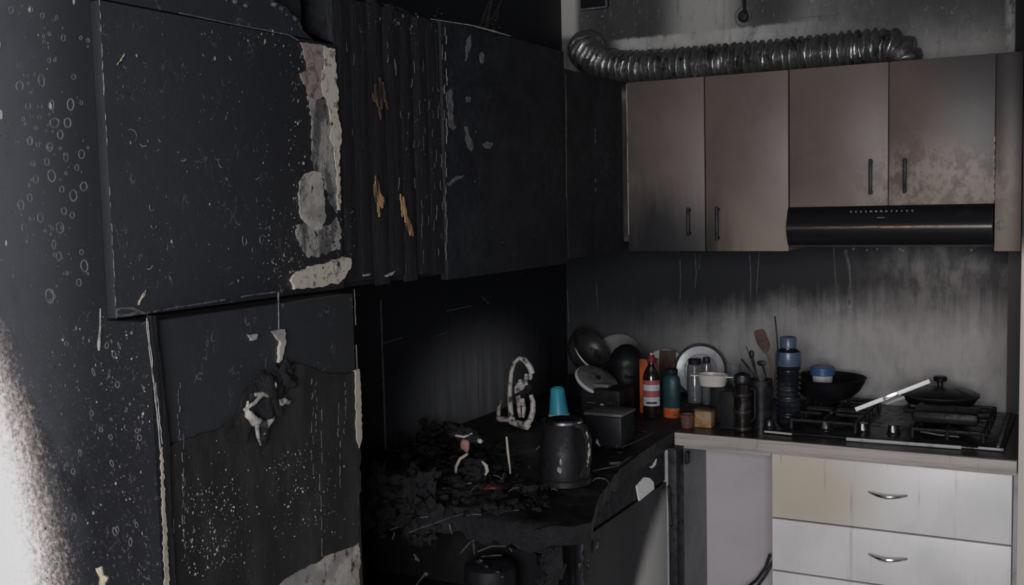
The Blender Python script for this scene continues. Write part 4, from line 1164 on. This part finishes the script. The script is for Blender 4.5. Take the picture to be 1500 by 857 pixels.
# black box with the white dish on top
b0 = P(1050, 632); b1 = P(1081, 636)
zt = onY((1060, 573), -.55).z
mb = MB(); mb.box(.742, .798, -.55, -.44, .9005, zt, .004)
solo('black_canister', mb, 'darkgrey', 'square black canister under the white baking dish', 'canister', (.77, -.5, .9005))
mb = MB(); mb.box(.690, .738, -.48, -.40, .9005, zt, .008)
solo('black_tin', mb, 'blackpan', 'black tin behind the amber candle jar, supporting the white dish', 'tin', (.714, -.44, .9005))
bz = zt + .001
dc = onY((1044, 565), -.475)
wd_ = thing('baking_dish', 'small white oval baking dish with two flat handles on the black canister', 'dish', (dc.x, -.475, bz))
hh = .034
part('bowl', MB().lathe([(0, 0), (.038, 0), (.045, hh * .9), (.047, hh), (.043, hh), (.036, .004), (0, .004)], (dc.x, -.475, bz), seg=32, squash=.75), 'dishwhite', wd_)
for s in (-1, 1): part('handle', MB().box(dc.x + s * .052 - .013, dc.x + s * .052 + .013, -.487, -.463, bz + hh * .78, bz + hh * .90, .0015), 'dishwhite', wd_)

# plate and things against the splashback


def disc(name, label, cat, pc, Y, rpx, mat, rimmat=None, lean=.22, group=None):
    c = onY(pc, Y); s = (onY((pc[0] + 10, pc[1]), Y) - c).length / 10; r = rpx * s
    ax = Vector((.10, -1, lean))
    t = thing(name, label, cat, (c.x, Y, .9005), group)
    part('plate', MB().lathe([(0, 0), (r * .62, 0), (r * .70, .004), (r * .96, .011), (r * .93, .013), (r * .66, .0065), (0, .0055)], c, ax, 44), mat, t)
    if rimmat: part('rim', MB().lathe([(r * .90, .0128), (r * .95, .0145), (r * 1.0, .0135), (r * 1.0, .010), (r * .92, .0085)], c, ax, 44), rimmat, t, 'dark rim')
    return t, c, r


pt, pc_, pr_ = disc('dinner_plate', 'white plate with a dark rim leaning on the splashback behind glass jars', 'plate', (1027, 543), -.055, 38, 'ceramic', 'iron', group='leaning plates')
part('ring_pattern', MB().torus(pc_ + Vector((.0006, -.0072, .0014)), pr_ * .60, .0011, (.10, -1, .22), 40, 6), 'greyplastic', pt)
disc('side_plate', 'pale plate leaning behind the brown board', 'plate', (975, 546), -.05, 34, 'ceramic', None, group='leaning plates')
disc('soup_plate', 'pale grey plate leaning between the two black pans', 'plate', (905, 528), -.055, 38, 'greyplastic', None, .4, group='leaning plates')
a = onY((965, 541), -.11); b = onY((987, 514), -.11)
mb = MB(); mb.obox(((a.x + b.x) / 2, -.105, (.9005 + b.z) / 2), ((1, 0, 0), Vector((0, .12, 1)).normalized(), Vector((0, -1, .12)).normalized()), ((b.x - a.x) / 2, (b.z - .9005) / 2 - .001, .006), .002)
solo('wooden_board', mb, 'brown', 'small brown wooden board standing before the pale plate', 'board', ((a.x + b.x) / 2, -.1, .9005))


def jar(label, px0, px1, pytop, Y, mat='glass'):
    a = onY((px0, pytop), Y); b = onY((px1, pytop), Y); r = (b - a).length / 2; c = Vector(((a.x + b.x) / 2, Y, .9005)); h = a.z - .9005
    t = thing('glass_jar', label, 'jar', c, 'glass jars before the plate')
    part('glass', MB().lathe([(0, 0), (r * .95, 0), (r, .006), (r, h * .84), (r * .8, h * .89), (r * .72, h * .89), (r * .9, h * .82), (r * .9, .006), (0, .004)], c, seg=26), mat, t)
    part('lid', MB().lathe([(r * .83, h * .87), (r * .86, h * .89), (r * .86, h * .99), (r * .8, h), (0, h)], c, seg=26), 'darkgrey', t)


jar('wide glass jar with a dark lid in front of the white plate', 1007, 1028, 525, -.18)
jar('slim glass jar beside the wide one, in front of the white plate', 1029, 1041, 523, -.20)
jar('low glass jar nearest the plate rim behind the white dish', 1041, 1054, 545, -.21)

# sauce bottle
c = P(955, 611); c.z = .9005; hs = onY((954, 516), c.y).z - .9
sb = thing('sauce_bottle', 'dark brown sauce bottle with a red cap and a red and white label', 'bottle', c)
part('glass', MB().lathe([(0, 0), (.024, 0), (.026, .004), (.026, hs * .60), (.023, hs * .68), (.011, hs * .80), (.010, hs * .90), (0, hs * .90)], c, seg=30), 'darkglass', sb)
part('cap', MB().lathe([(.0115, hs * .84), (.0125, hs * .85), (.0115, hs * .94), (.008, hs * .955), (0, hs * .955)], c, seg=22), 'red', sb, 'red cap')
part('spout', MB().lathe([(.005, hs * .95), (.0035, hs * .985), (0, hs)], c, seg=14), 'rope', sb)


def wrap(name, c, r, z0, z1, a0, a1, mat, par, label=None, n=12):
    mb = MB(); rows = []
    for i in range(n + 1):
        a = math.radians(a0 + (a1 - a0) * i / n)
        u = Vector((math.cos(a), math.sin(a), 0))
        rows.append([mb.b.verts.new(c + u * r + Vector((0, 0, z0))), mb.b.verts.new(c + u * (r + .0008) + Vector((0, 0, z0))), mb.b.verts.new(c + u * (r + .0008) + Vector((0, 0, z1))), mb.b.verts.new(c + u * r + Vector((0, 0, z1)))])
    for A, B in zip(rows, rows[1:]):
        for q in range(4): mb.b.faces.new((A[q], A[(q + 1) % 4], B[(q + 1) % 4], B[q]))
    for R_ in (rows[0], rows[-1]): mb.b.faces.new(R_)
    return part(name, mb, mat, par, label)


for z0, z1, mt in ((.52, .58, 'redlabel'), (.42, .515, 'ceramic'), (.33, .415, 'redlabel'), (.19, .325, 'ceramic')):
    wrap('label', c, .0262, hs * z0, hs * z1, -140, -5, mt, sb)
wrap('label_print', c, .0271, hs * .225, hs * .255, -105, -35, 'darkgrey', sb, 'dark smudged print')

# orange carton behind it, teal bottle
a = onY((939, 600), -.40); b = onY((951, 526), -.40)
mb = MB(); mb.box(a.x, b.x + .02, -.41, -.37, .9005, b.z, .002)
solo('orange_carton', mb, 'orange', 'narrow orange carton behind the sauce bottle', 'carton', (a.x + .02, -.39, .9005))
c = P(984, 611); c.z = .9005; ht_ = onY((984, 540), c.y).z - .9
tbt = thing('detergent_bottle', 'dark teal bottle with an orange band at its foot beside the sauce bottle', 'bottle', c)
part('body', MB().lathe([(.0262, ht_ * .20), (.028, ht_ * .22), (.0285, ht_ * .70), (.026, ht_ * .82), (.018, ht_ * .88), (0, ht_ * .88)], c, seg=28, squash=.75), 'tealdark', tbt)
part('base_band', MB().lathe([(0, 0), (.024, 0), (.0255, .003), (.0262, ht_ * .20), (0, ht_ * .20)], c, seg=28, squash=.75), 'orange', tbt, 'orange band')
part('cap', MB().lathe([(.018, ht_ * .87), (.020, ht_ * .89), (.020, ht_ * .98), (.016, ht_), (0, ht_)], c, seg=22), 'darkgrey', tbt)

# terracotta pot and amber jar
c = P(1007, 626); c.z = .9005; h = onY((1007, 607), c.y).z - .9
mb = MB(); mb.lathe([(0, 0), (.017, 0), (.0215, h * .8), (.023, h * .8), (.023, h), (.020, h), (.016, .004), (0, .004)], c, seg=26)
solo('terracotta_pot', mb, 'terra', 'small terracotta pot beside the amber jar', 'pot', c)
c = P(1031, 626); c.z = .9005; h = onY((1031, 599), c.y).z - .9
aj = thing('candle_jar', 'squat amber jar with a mottled label at the edge of the worktop', 'jar', c)
part('jar', MB().box(c.x - .0255, c.x + .0255, c.y - .012, c.y + .034, .9005, .9005 + h * .9, .004), 'amber', aj)
part('lid', MB().box(c.x - .0265, c.x + .0265, c.y - .013, c.y + .035, .9005 + h * .9, .9005 + h, .002), 'brown', aj)

# ------------------------------------------------------------------ the dark corner
# blue tumbler
c = P(815, 610, .905); c = Vector((.236, -.565, .9005)); h = onY((812, 563), c.y).z - .9
bt = thing('tumbler', 'teal plastic tumbler upside down with a pale rim in the black corner', 'tumbler', c)
part('body', MB().lathe([(.031, .010), (.0305, .012), (.0215, h * .86), (.020, h * .88), (0, h * .88)], c, (-.05, 0, 1), 30), 'teal', bt)
part('rim', MB().lathe([(.029, 0), (.033, .001), (.0335, .010), (.031, .012)], c, (-.05, 0, 1), 30), 'ceramic', bt, 'pale rim')
part('base_ring', MB().torus(c + Vector((-.05 * h * .88, 0, h * .885)), .0165, .003, (-.05, 0, 1)), 'teal', bt)

# toaster-like dark box with an oval lid on it
bx = thing('rice_cooker', 'square dark grey cooker under the oval pale lid', 'cooker', (.37, -.50, .9005))
a = onY((851, 612), -.55); b = onY((909, 572), -.55)
part('body', MB().box(a.x, b.x, -.555, -.43, .9005, b.z, .012), 'darkgrey', bx)
q = onY((882, 594), -.5555); mb = MB(); mb.lathe([(0, -.004), (.006, -.003), (.007, 0)], q, (0, 1, 0), 16); part('button', mb, 'ceramic', bx, 'pale round button')
mb = MB(); mb.box(q.x + .012, q.x + .032, -.5575, -.555, q.z + .008, q.z + .010); mb.box(q.x - .05, q.x - .02, -.5575, -.555, q.z + .006, q.z + .0075); part('slot_line', mb, 'greyplastic', bx)
ovt = b.z + .002
oc = onY((874, 558), -.49)
ov = thing('oval_lid', 'pale grey oval lid tilted on top of the square dark cooker', 'lid', (oc.x, -.49, ovt))
ax = Vector((.50, -.22, .845)).normalized(); oz = Vector((oc.x, -.49, oc.z))
part('dome', MB().lathe([(.068, 0), (.070, .003), (.066, .006), (.040, .010), (0, .012)], oz, ax, 44), 'greyplastic', ov)
part('rim', MB().lathe([(.062, -.006), (.069, -.005), (.0725, .001), (.070, .0045), (.066, .0065)], oz, ax, 44), 'ceramic', ov, 'paler rim')
mb = MB(); mb.lathe([(.009, .009), (.008, .016), (0, .018)], oz, ax, 18); part('knob', mb, 'iron', ov)
mb = MB(); mb.box(oc.x - .012, oc.x + .058, -.535, -.50, ovt - .001, ovt + .010, .004); part('lower_rim', mb, 'greyplastic', ov)

# large tilted steel bowl, black pan
bc_ = onY((866, 513), -.20)
tbw = thing('mixing_bowl', 'large dark steel bowl tipped on its side with a painted rim glint', 'bowl', (bc_.x, -.2, .9005))
ax = Vector((.81, -.14, .58)).normalized(); r = .086
prof = []
for i in range(13):
    a = math.pi / 2 * i / 12
    prof.append((r * math.sin(a), -r * .85 * math.cos(a)))
inner = [(p[0] * .96, p[1] * .95 + .001) for p in prof[::-1]]
inner[-1] = (0, inner[-1][1])
prof[0] = (0, prof[0][1])
part('shell', MB().lathe(prof + [(r * 1.02, .001), (r * 1.02, .003)] + inner, bc_, ax, 48), 'steeldark', tbw)
part('rim', MB().torus(bc_ + ax * .003, r * 1.01, .0028, ax, 60, 8), 'steeldark', tbw)
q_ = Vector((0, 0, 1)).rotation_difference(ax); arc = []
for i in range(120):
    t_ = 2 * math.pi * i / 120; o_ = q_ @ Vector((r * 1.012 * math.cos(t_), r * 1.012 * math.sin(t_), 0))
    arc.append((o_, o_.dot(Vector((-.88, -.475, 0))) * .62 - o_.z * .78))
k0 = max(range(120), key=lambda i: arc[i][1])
mb = MB(); mb.tube([bc_ + ax * .004 + arc[(k0 + d_) % 120][0] * 1.004 for d_ in range(-24, 19)], [.0006 + .0032 * max(0, 1 - abs(d_) / 26) for d_ in range(-24, 19)], 8)  # highlight on the near rim, built as a pale tapering tube
part('rim_glint', mb, 'alu', tbw, 'painted glint along the near rim')
zl = bc_.z - r * .99
cx_ = bc_.x - ax.x * .03
part_z = zl - .9005 - .002
cs = thing('casserole', 'black casserole under the tipped steel bowl', 'casserole', (cx_, -.19, .9005))
part('body', MB().lathe([(0, 0), (.062, 0), (.070, .008), (.073, part_z * .8), (.074, part_z * .82)], (cx_, -.19, .9005), seg=36), 'blackpan', cs)
part('lid', MB().lathe([(.074, part_z * .82), (.076, part_z * .85), (.066, part_z * .97), (0, part_z)], (cx_, -.19, .9005), seg=36), 'blackpan', cs)
pc2 = onY((915, 560), -.30)
bp = thing('stock_pot', 'round black pot between the tipped bowl and the sauce bottle', 'pot', (pc2.x, -.28, .9005))
zz = onY((915, 504), -.28).z - .9
r = .060
part('body', MB().lathe([(0, 0), (r * .82, 0), (r * .96, .02), (r, zz * .48), (r * .98, zz * .62), (r * .985, zz * .64)], (pc2.x, -.28, .9005), seg=40), 'blackpan', bp)
part('lid', MB().lathe([(r * 1.0, zz * .64), (r * 1.02, zz * .66), (r * .93, zz * .78), (r * .66, zz * .91), (r * .3, zz * .985), (0, zz)], (pc2.x, -.28, .9005), seg=40), 'blackpan', bp)
mb = MB(); q = onY((925, 553), -.345); mb.lathe([(0, -.004), (.004, -.003), (.005, 0)], q, (0, 1, 0), 12); part('rivet', mb, 'steel', bp)
mb = MB(); mb.tube([q + Vector((-.022, .010, 0)), q + Vector((-.018, -.012, .002)), q + Vector((-.002, -.014, .002)), q + Vector((.004, .004, 0))], .004, 8); part('handle', mb, 'iron', bp)
# grey box behind the kettle
a = onY((857, 655), -.89); b = onY((912, 612), -.89)
gb = thing('square_tin', 'dark grey square tin behind the kettle', 'tin', (a.x + .05, -.85, .9005))
part('body', MB().box(a.x, b.x - .004, -.89, -.79, .9005, b.z, .006), 'darkgrey', gb)
part('lid', MB().box(a.x - .002, b.x - .002, -.892, -.788, b.z, b.z + .008, .003), 'greyplastic', gb)
mb = MB(); qq = onY((873, 648), -.895); mb.prism([qq + Vector((0, -.002, 0)), qq + Vector((.013, -.002, -.010)), qq + Vector((.004, -.002, .010))], (0, .002, 0)); part('torn_label', mb, 'ceramic', gb)

# kettle
c = Vector((.575, -1.235, .896)); s = 640
hk = onY((830, 612), c.y).z - .896
kt = thing('kettle', 'tall blackened kettle with a bright lid band on the charred bench', 'kettle', c)
r0 = .0605
part('base', MB().lathe([(0, 0), (r0 * 1.06, 0), (r0 * 1.06, .012), (r0, .016)], c, seg=40), 'iron', kt)
part('body', MB().lathe([(r0, .016), (r0 * 1.02, .03), (r0 * .96, hk * .5), (r0 * .82, hk * .86), (r0 * .74, hk * .93)], c, seg=40), 'blackpan', kt)
part('lid', MB().lathe([(r0 * .70, hk * .955), (r0 * .66, hk * .985), (r0 * .3, hk), (0, hk)], c, seg=40), 'blackgloss', kt)
part('lid_band', MB().lathe([(r0 * .735, hk * .925), (r0 * .76, hk * .93), (r0 * .76, hk * .965), (r0 * .70, hk * .968)], c, seg=40), 'steel', kt, 'bright steel lid band')
mb = MB()
dd = Vector((.80, -.35, 0)).normalized()
mb.tube([c + dd * r0 * .70 + Vector((0, 0, hk * .90)), c + dd * (r0 + .012) + Vector((0, 0, hk * .92)), c + dd * (r0 + .026) + Vector((0, 0, hk * .75)), c + dd * (r0 + .024) + Vector((0, 0, hk * .4)), c + dd * (r0 * 1.0) + Vector((0, 0, hk * .16))], [.007, .009, .009, .008, .007], 10)
hn = part('handle', mb, 'char', kt)
mb = MB()
for i in range(9): lump(mb, c + dd * (r0 + .033 - .002 * abs(i - 4)) + Vector((0, -.004, hk * (.36 + .06 * i))), random.uniform(.003, .006), i, (.5, .8, 1.7), 1, .8)
part('ash_crust', mb, 'bare', hn, 'pale flaking crust', 'stuff')
mb = MB(); ds = Vector((-.9, .2, 0)).normalized(); mb.tube([c + ds * r0 * .7 + Vector((0, 0, hk * .84)), c + ds * (r0 * 1.05) + Vector((0, 0, hk * .93))], [.014, .007], 10); part('spout', mb, 'blackgloss', kt)
mb = MB(); q = c + Vector((.25, -.97, 0)).normalized() * (r0 * 1.0) ; lump(mb, q + Vector((0, 0, hk * .28)), .006, 3, (.9, .5, 1.3), 2, .4); lump(mb, q + Vector((.004, 0, hk * .40)), .004, 4, (.7, .5, 2), 2, .4); part('ash_spot', mb, 'flake', kt)

# white melted ring frame
fr = thing('fan_guard', 'melted white plastic fan guard standing against the grey alcove wall', 'fan', (.215, -.775, .9))
Y0 = -.775


def Q(x, y, d=0): return onY((720 + x / 6.125, 510 + y / 6.125), Y0 + d)


mb = MB(); mb.tube([Q(175, 600), Q(165, 480), Q(165, 350), Q(178, 220), Q(205, 130), Q(250, 90), Q(300, 110), Q(345, 170), Q(368, 230)], [.0085, .0075, .0068, .0062, .0056, .006, .009, .0095, .008], 10)
part('outer_hoop', mb, 'white', fr)
mb = MB(); mb.tube([Q(352, 420, .01), Q(372, 480, .01), Q(372, 560, .01), Q(350, 640, .0), Q(310, 690, -.005), Q(240, 680, -.008), Q(180, 660, -.008)], [.006, .008, .0085, .009, .0105, .0105, .009], 10)
part('lower_hoop', mb, 'white', fr)
mb = MB(); mb.tube([Q(60, 620, .02), Q(68, 520, .03), Q(90, 470, .03)], [.007, .005, .003], 8); mb.tube([Q(60, 630, .01), Q(110, 640, 0), Q(180, 640, -.004)], .008, 8)
lump(mb, Q(80, 640, .01), .011, 5, (1.2, .8, .8), 2, .5); lump(mb, Q(180, 640, -.005), .012, 6, (1, .8, 1.4), 2, .5); lump(mb, Q(300, 700, -.006), .011, 7, (1.6, .8, .8), 2, .5)
part('melted_foot', mb, 'white', fr)
for i, pts in enumerate(([(230, 400), (260, 340), (300, 310)], [(240, 460), (245, 540), (255, 620)], [(280, 450), (290, 540), (285, 620)], [(310, 230), (312, 270), (305, 310)], [(350, 200), (350, 260), (345, 280)], [(215, 420), (270, 400), (330, 390)])):
    mb = MB(); mb.tube([Q(x, y, .006) for x, y in pts], [.005, .0065, .0045], 8); part('guard_bar', mb, 'white' if i != 5 else 'char', fr)
for i, (x_, y_) in enumerate(((235, 380), (255, 330), (300, 330), (250, 470))):
    mb = MB(); lump(mb, Q(x_, y_, .008), .010, i + 3, (1.1, .6, 1.5), 2, .7); part('melted_bar', mb, 'white', fr)
mb = MB(); lump(mb, Q(330, 350, .01), .012, 9, (1.1, .8, 1), 2, .5); part('burnt_hub', mb, 'char', fr)

# melted appliance: pale ring and pink scrap
mr_ = thing('melted_ring', 'pale broken ring with a scorched pink scrap lying in the black debris', 'debris', P(690, 700))
Yr = -1.33
mb = MB(); cc = onY((691, 685), Yr)
pts = [onY(p, Yr) for p in ((685, 665), (674, 672), (668, 684), (668, 695), (675, 704), (684, 710), (690, 708))]
mb.tube(pts, [.003, .004, .0036, .0036, .004, .005, .003], 8); part('ring_arc', mb, 'rope', mr_)
mb = MB(); mb.tube([onY(p, Yr) for p in ((706, 676), (712, 682), (714, 690), (711, 696))], [.002, .0045, .0045, .002], 8); part('ring_arc', mb, 'rope', mr_)
mb = MB(); lump(mb, onY((681, 652), Yr + .01), .014, 3, (.9, .5, 1.2), 2, .3); part('pink_scrap', mb, 'pink', mr_, 'scorched pink scrap')
mb = MB(); mb.tube([onY((668, 638), Yr), onY((680, 640), Yr - .006), onY((692, 635), Yr)], .003, 7); lump(mb, onY((703, 646), Yr), .007, 2, (1.1, .7, .9), 2, .4); part('pale_bit', mb, 'white', mr_, None, 'stuff')
mb = MB(); lump(mb, onY((677, 634), Yr + .03), .028, 6, (1.5, .9, .7), 3, 1.1); part('burnt_cap', mb, 'char', mr_)
mb = MB(); lump(mb, onY((692, 688), Yr + .03), .03, 7, (1.1, .8, .8), 3, .9); part('burnt_core', mb, 'char', mr_)
mb = MB(); mb.tube([onY((742, 640), -1.2), onY((744, 662), -1.21), onY((747, 686), -1.22)], [.0028, .0032, .002], 8); mb.tube([onY((747, 684), -1.22), onY((747.5, 694), -1.22)], .002, 7)
solo('pale_stick', mb, 'rope', 'short pale stick upright in the debris below the fan guard', 'stick', onY((747, 694), -1.22))
mb = MB(); q = P(722, 716, .895); lump(mb, q, .020, 4, (1.5, 1.2, .45), 3, .5)
solo('red_scrap', mb, 'red', 'dark red melted scrap lying before the pale ring', 'debris', q)

# debris heap
mb = MB(); rr = random.Random(11)
for i in range(420):
    px = rr.uniform(535, 800); py = rr.uniform(645, 748)
    if px > 765 and py < 715: continue
    q = P(px, py, .895)
    if not (.02 < q.x < .66 and -1.56 < q.y < -.5): continue
    h = .085 * max(0, 1 - abs(px - 615) / 110) * max(0, 1 - (py - 640) / 115)
    lump(mb, q + Vector((0, 0, rr.uniform(0, max(.004, h)))), rr.uniform(.004, .013) if i % 6 else rr.uniform(.009, .018), i, (rr.uniform(.6, 1.7), rr.uniform(.6, 1.7), rr.uniform(.25, .9)), 2, 1.2)
hp_ = solo('debris_heap', mb, 'char', 'heap of burnt debris on the near end of the charred bench', 'debris', (.25, -1.3, .9), kind='stuff')
mb = MB()
for i in range(24):
    px = rr.uniform(540, 960); py = rr.uniform(650, 750)
    q = P(px, py, .905)
    if not (.02 < q.x < .62 and -1.5 < q.y < -.62): continue
    a = rr.uniform(0, 6.28); L = rr.uniform(.008, .028); z = rr.uniform(-.004, .012)
    mb.tube([q, q + Vector((math.cos(a) * L * .5, math.sin(a) * L * .5, .003 + z * .5)), q + Vector((math.cos(a) * L, math.sin(a) * L, z))], rr.uniform(.0006, .0014), 5)
part('ash_splinter', mb, 'flakedim', hp_, 'grey ash splinters', 'stuff')
mb = MB()
for i in range(30):
    px = rr.uniform(870, 985); py = rr.uniform(625, 690); q = P(px, py, .902)
    if q.x < .615 and q.y < -.3: lump(mb, q, rr.uniform(.003, .009), i, (1.2, 1.2, .5), 1, .8)
mb2 = mb
part('burnt_crumb', mb2, 'char', hp_, None, 'stuff')
mb = MB(); q = P(935, 690, .9)
mb.torus(P(880, 706, .903), .018, .0018, (.2, -.2, 1), 20, 6, 1, 20, 200)
mb.tube([P(868, 690, .905), P(905, 682, .908), P(925, 668, .908)], [.0012, .002, .001], 6); mb.tube([P(893, 679, .906), P(912, 678, .906)], .0035, 6); mb.tube([P(912, 655, .906), P(935, 645, .91), P(958, 634, .906)], .0014, 6)
solo('wire_scrap', mb, 'ashgrey', 'grey bent wire scraps on the bench beside the kettle', 'wire', P(880, 706, .9))
# slumped black mass hanging off the near end of the bench
mb = MB()
for i in range(90):
    px = rr.uniform(540, 640); py = rr.uniform(690, 790); q = onY((px, py), -1.50 + rr.uniform(-.05, .03))
    lump(mb, q, rr.uniform(.009, .021), i + 100, (rr.uniform(.7, 1.5), .8, rr.uniform(.6, 1.6)), 2, 1.1)
sl = solo('melted_mass', mb, 'char', 'slumped black melted mass at the near end of the bench beside the tall cupboard', 'debris', (.3, -1.5, .7))
mb = MB()
for a, b in (((572, 776), (584, 772)), ((578, 780), (575, 790)), ((616, 758), (628, 757)), ((658, 768), (662, 782)), ((606, 812), (614, 822))):
    mb.tube([onY(a, -1.555), onY(b, -1.555)], .002, 6)
part('pale_scrap', mb, 'ashgrey', sl, None, 'stuff')

# wire rack and pot inside the open cupboard
wr = thing('wire_rack', 'burnt wire rack and pot in the open black cupboard under the bench', 'rack', onY((715, 850), -1.45))
mb = MB()
for pts in (((675, 810), (690, 793), (727, 780)), ((693, 790), (695, 812)), ((735, 778), (738, 792)), ((700, 808), (720, 800), (745, 800), (750, 808)), ((706, 815), (735, 813))):
    mb.tube([onY(p, -1.46) for p in pts], .0018, 6)
part('wire', mb, 'ashgrey', wr, None, 'stuff')
q = onY((718, 835), -1.40); zf = .6205
part('pot', MB().lathe([(0, zf - q.z), (.055, zf - q.z), (.062, -.02), (.060, .012), (.040, .024), (0, .026)], q, seg=30), 'iron', wr)
mb = MB()
for p in ((703, 822), (712, 830), (728, 838), (735, 845)): lump(mb, onY(p, -1.465), .007, p[0], (1.3, .6, .7), 1, .8)
part('ash_lump', mb, 'sheet', wr, None, 'stuff')
mb = MB(); mb.tube([onY((622, 842), -1.54), onY((615, 850), -1.54), onY((608, 860), -1.54)], .002, 6); lump(mb, onY((624, 841), -1.54), .005, 1, (1, .6, 1.2), 1, .5); lump(mb, onY((610, 817), -1.54), .007, 2, (.8, .6, 1.2), 1, .5)
solo('metal_scrap', mb, 'ashgrey', 'grey metal scraps hanging below the slumped mass', 'debris', onY((615, 850), -1.54))
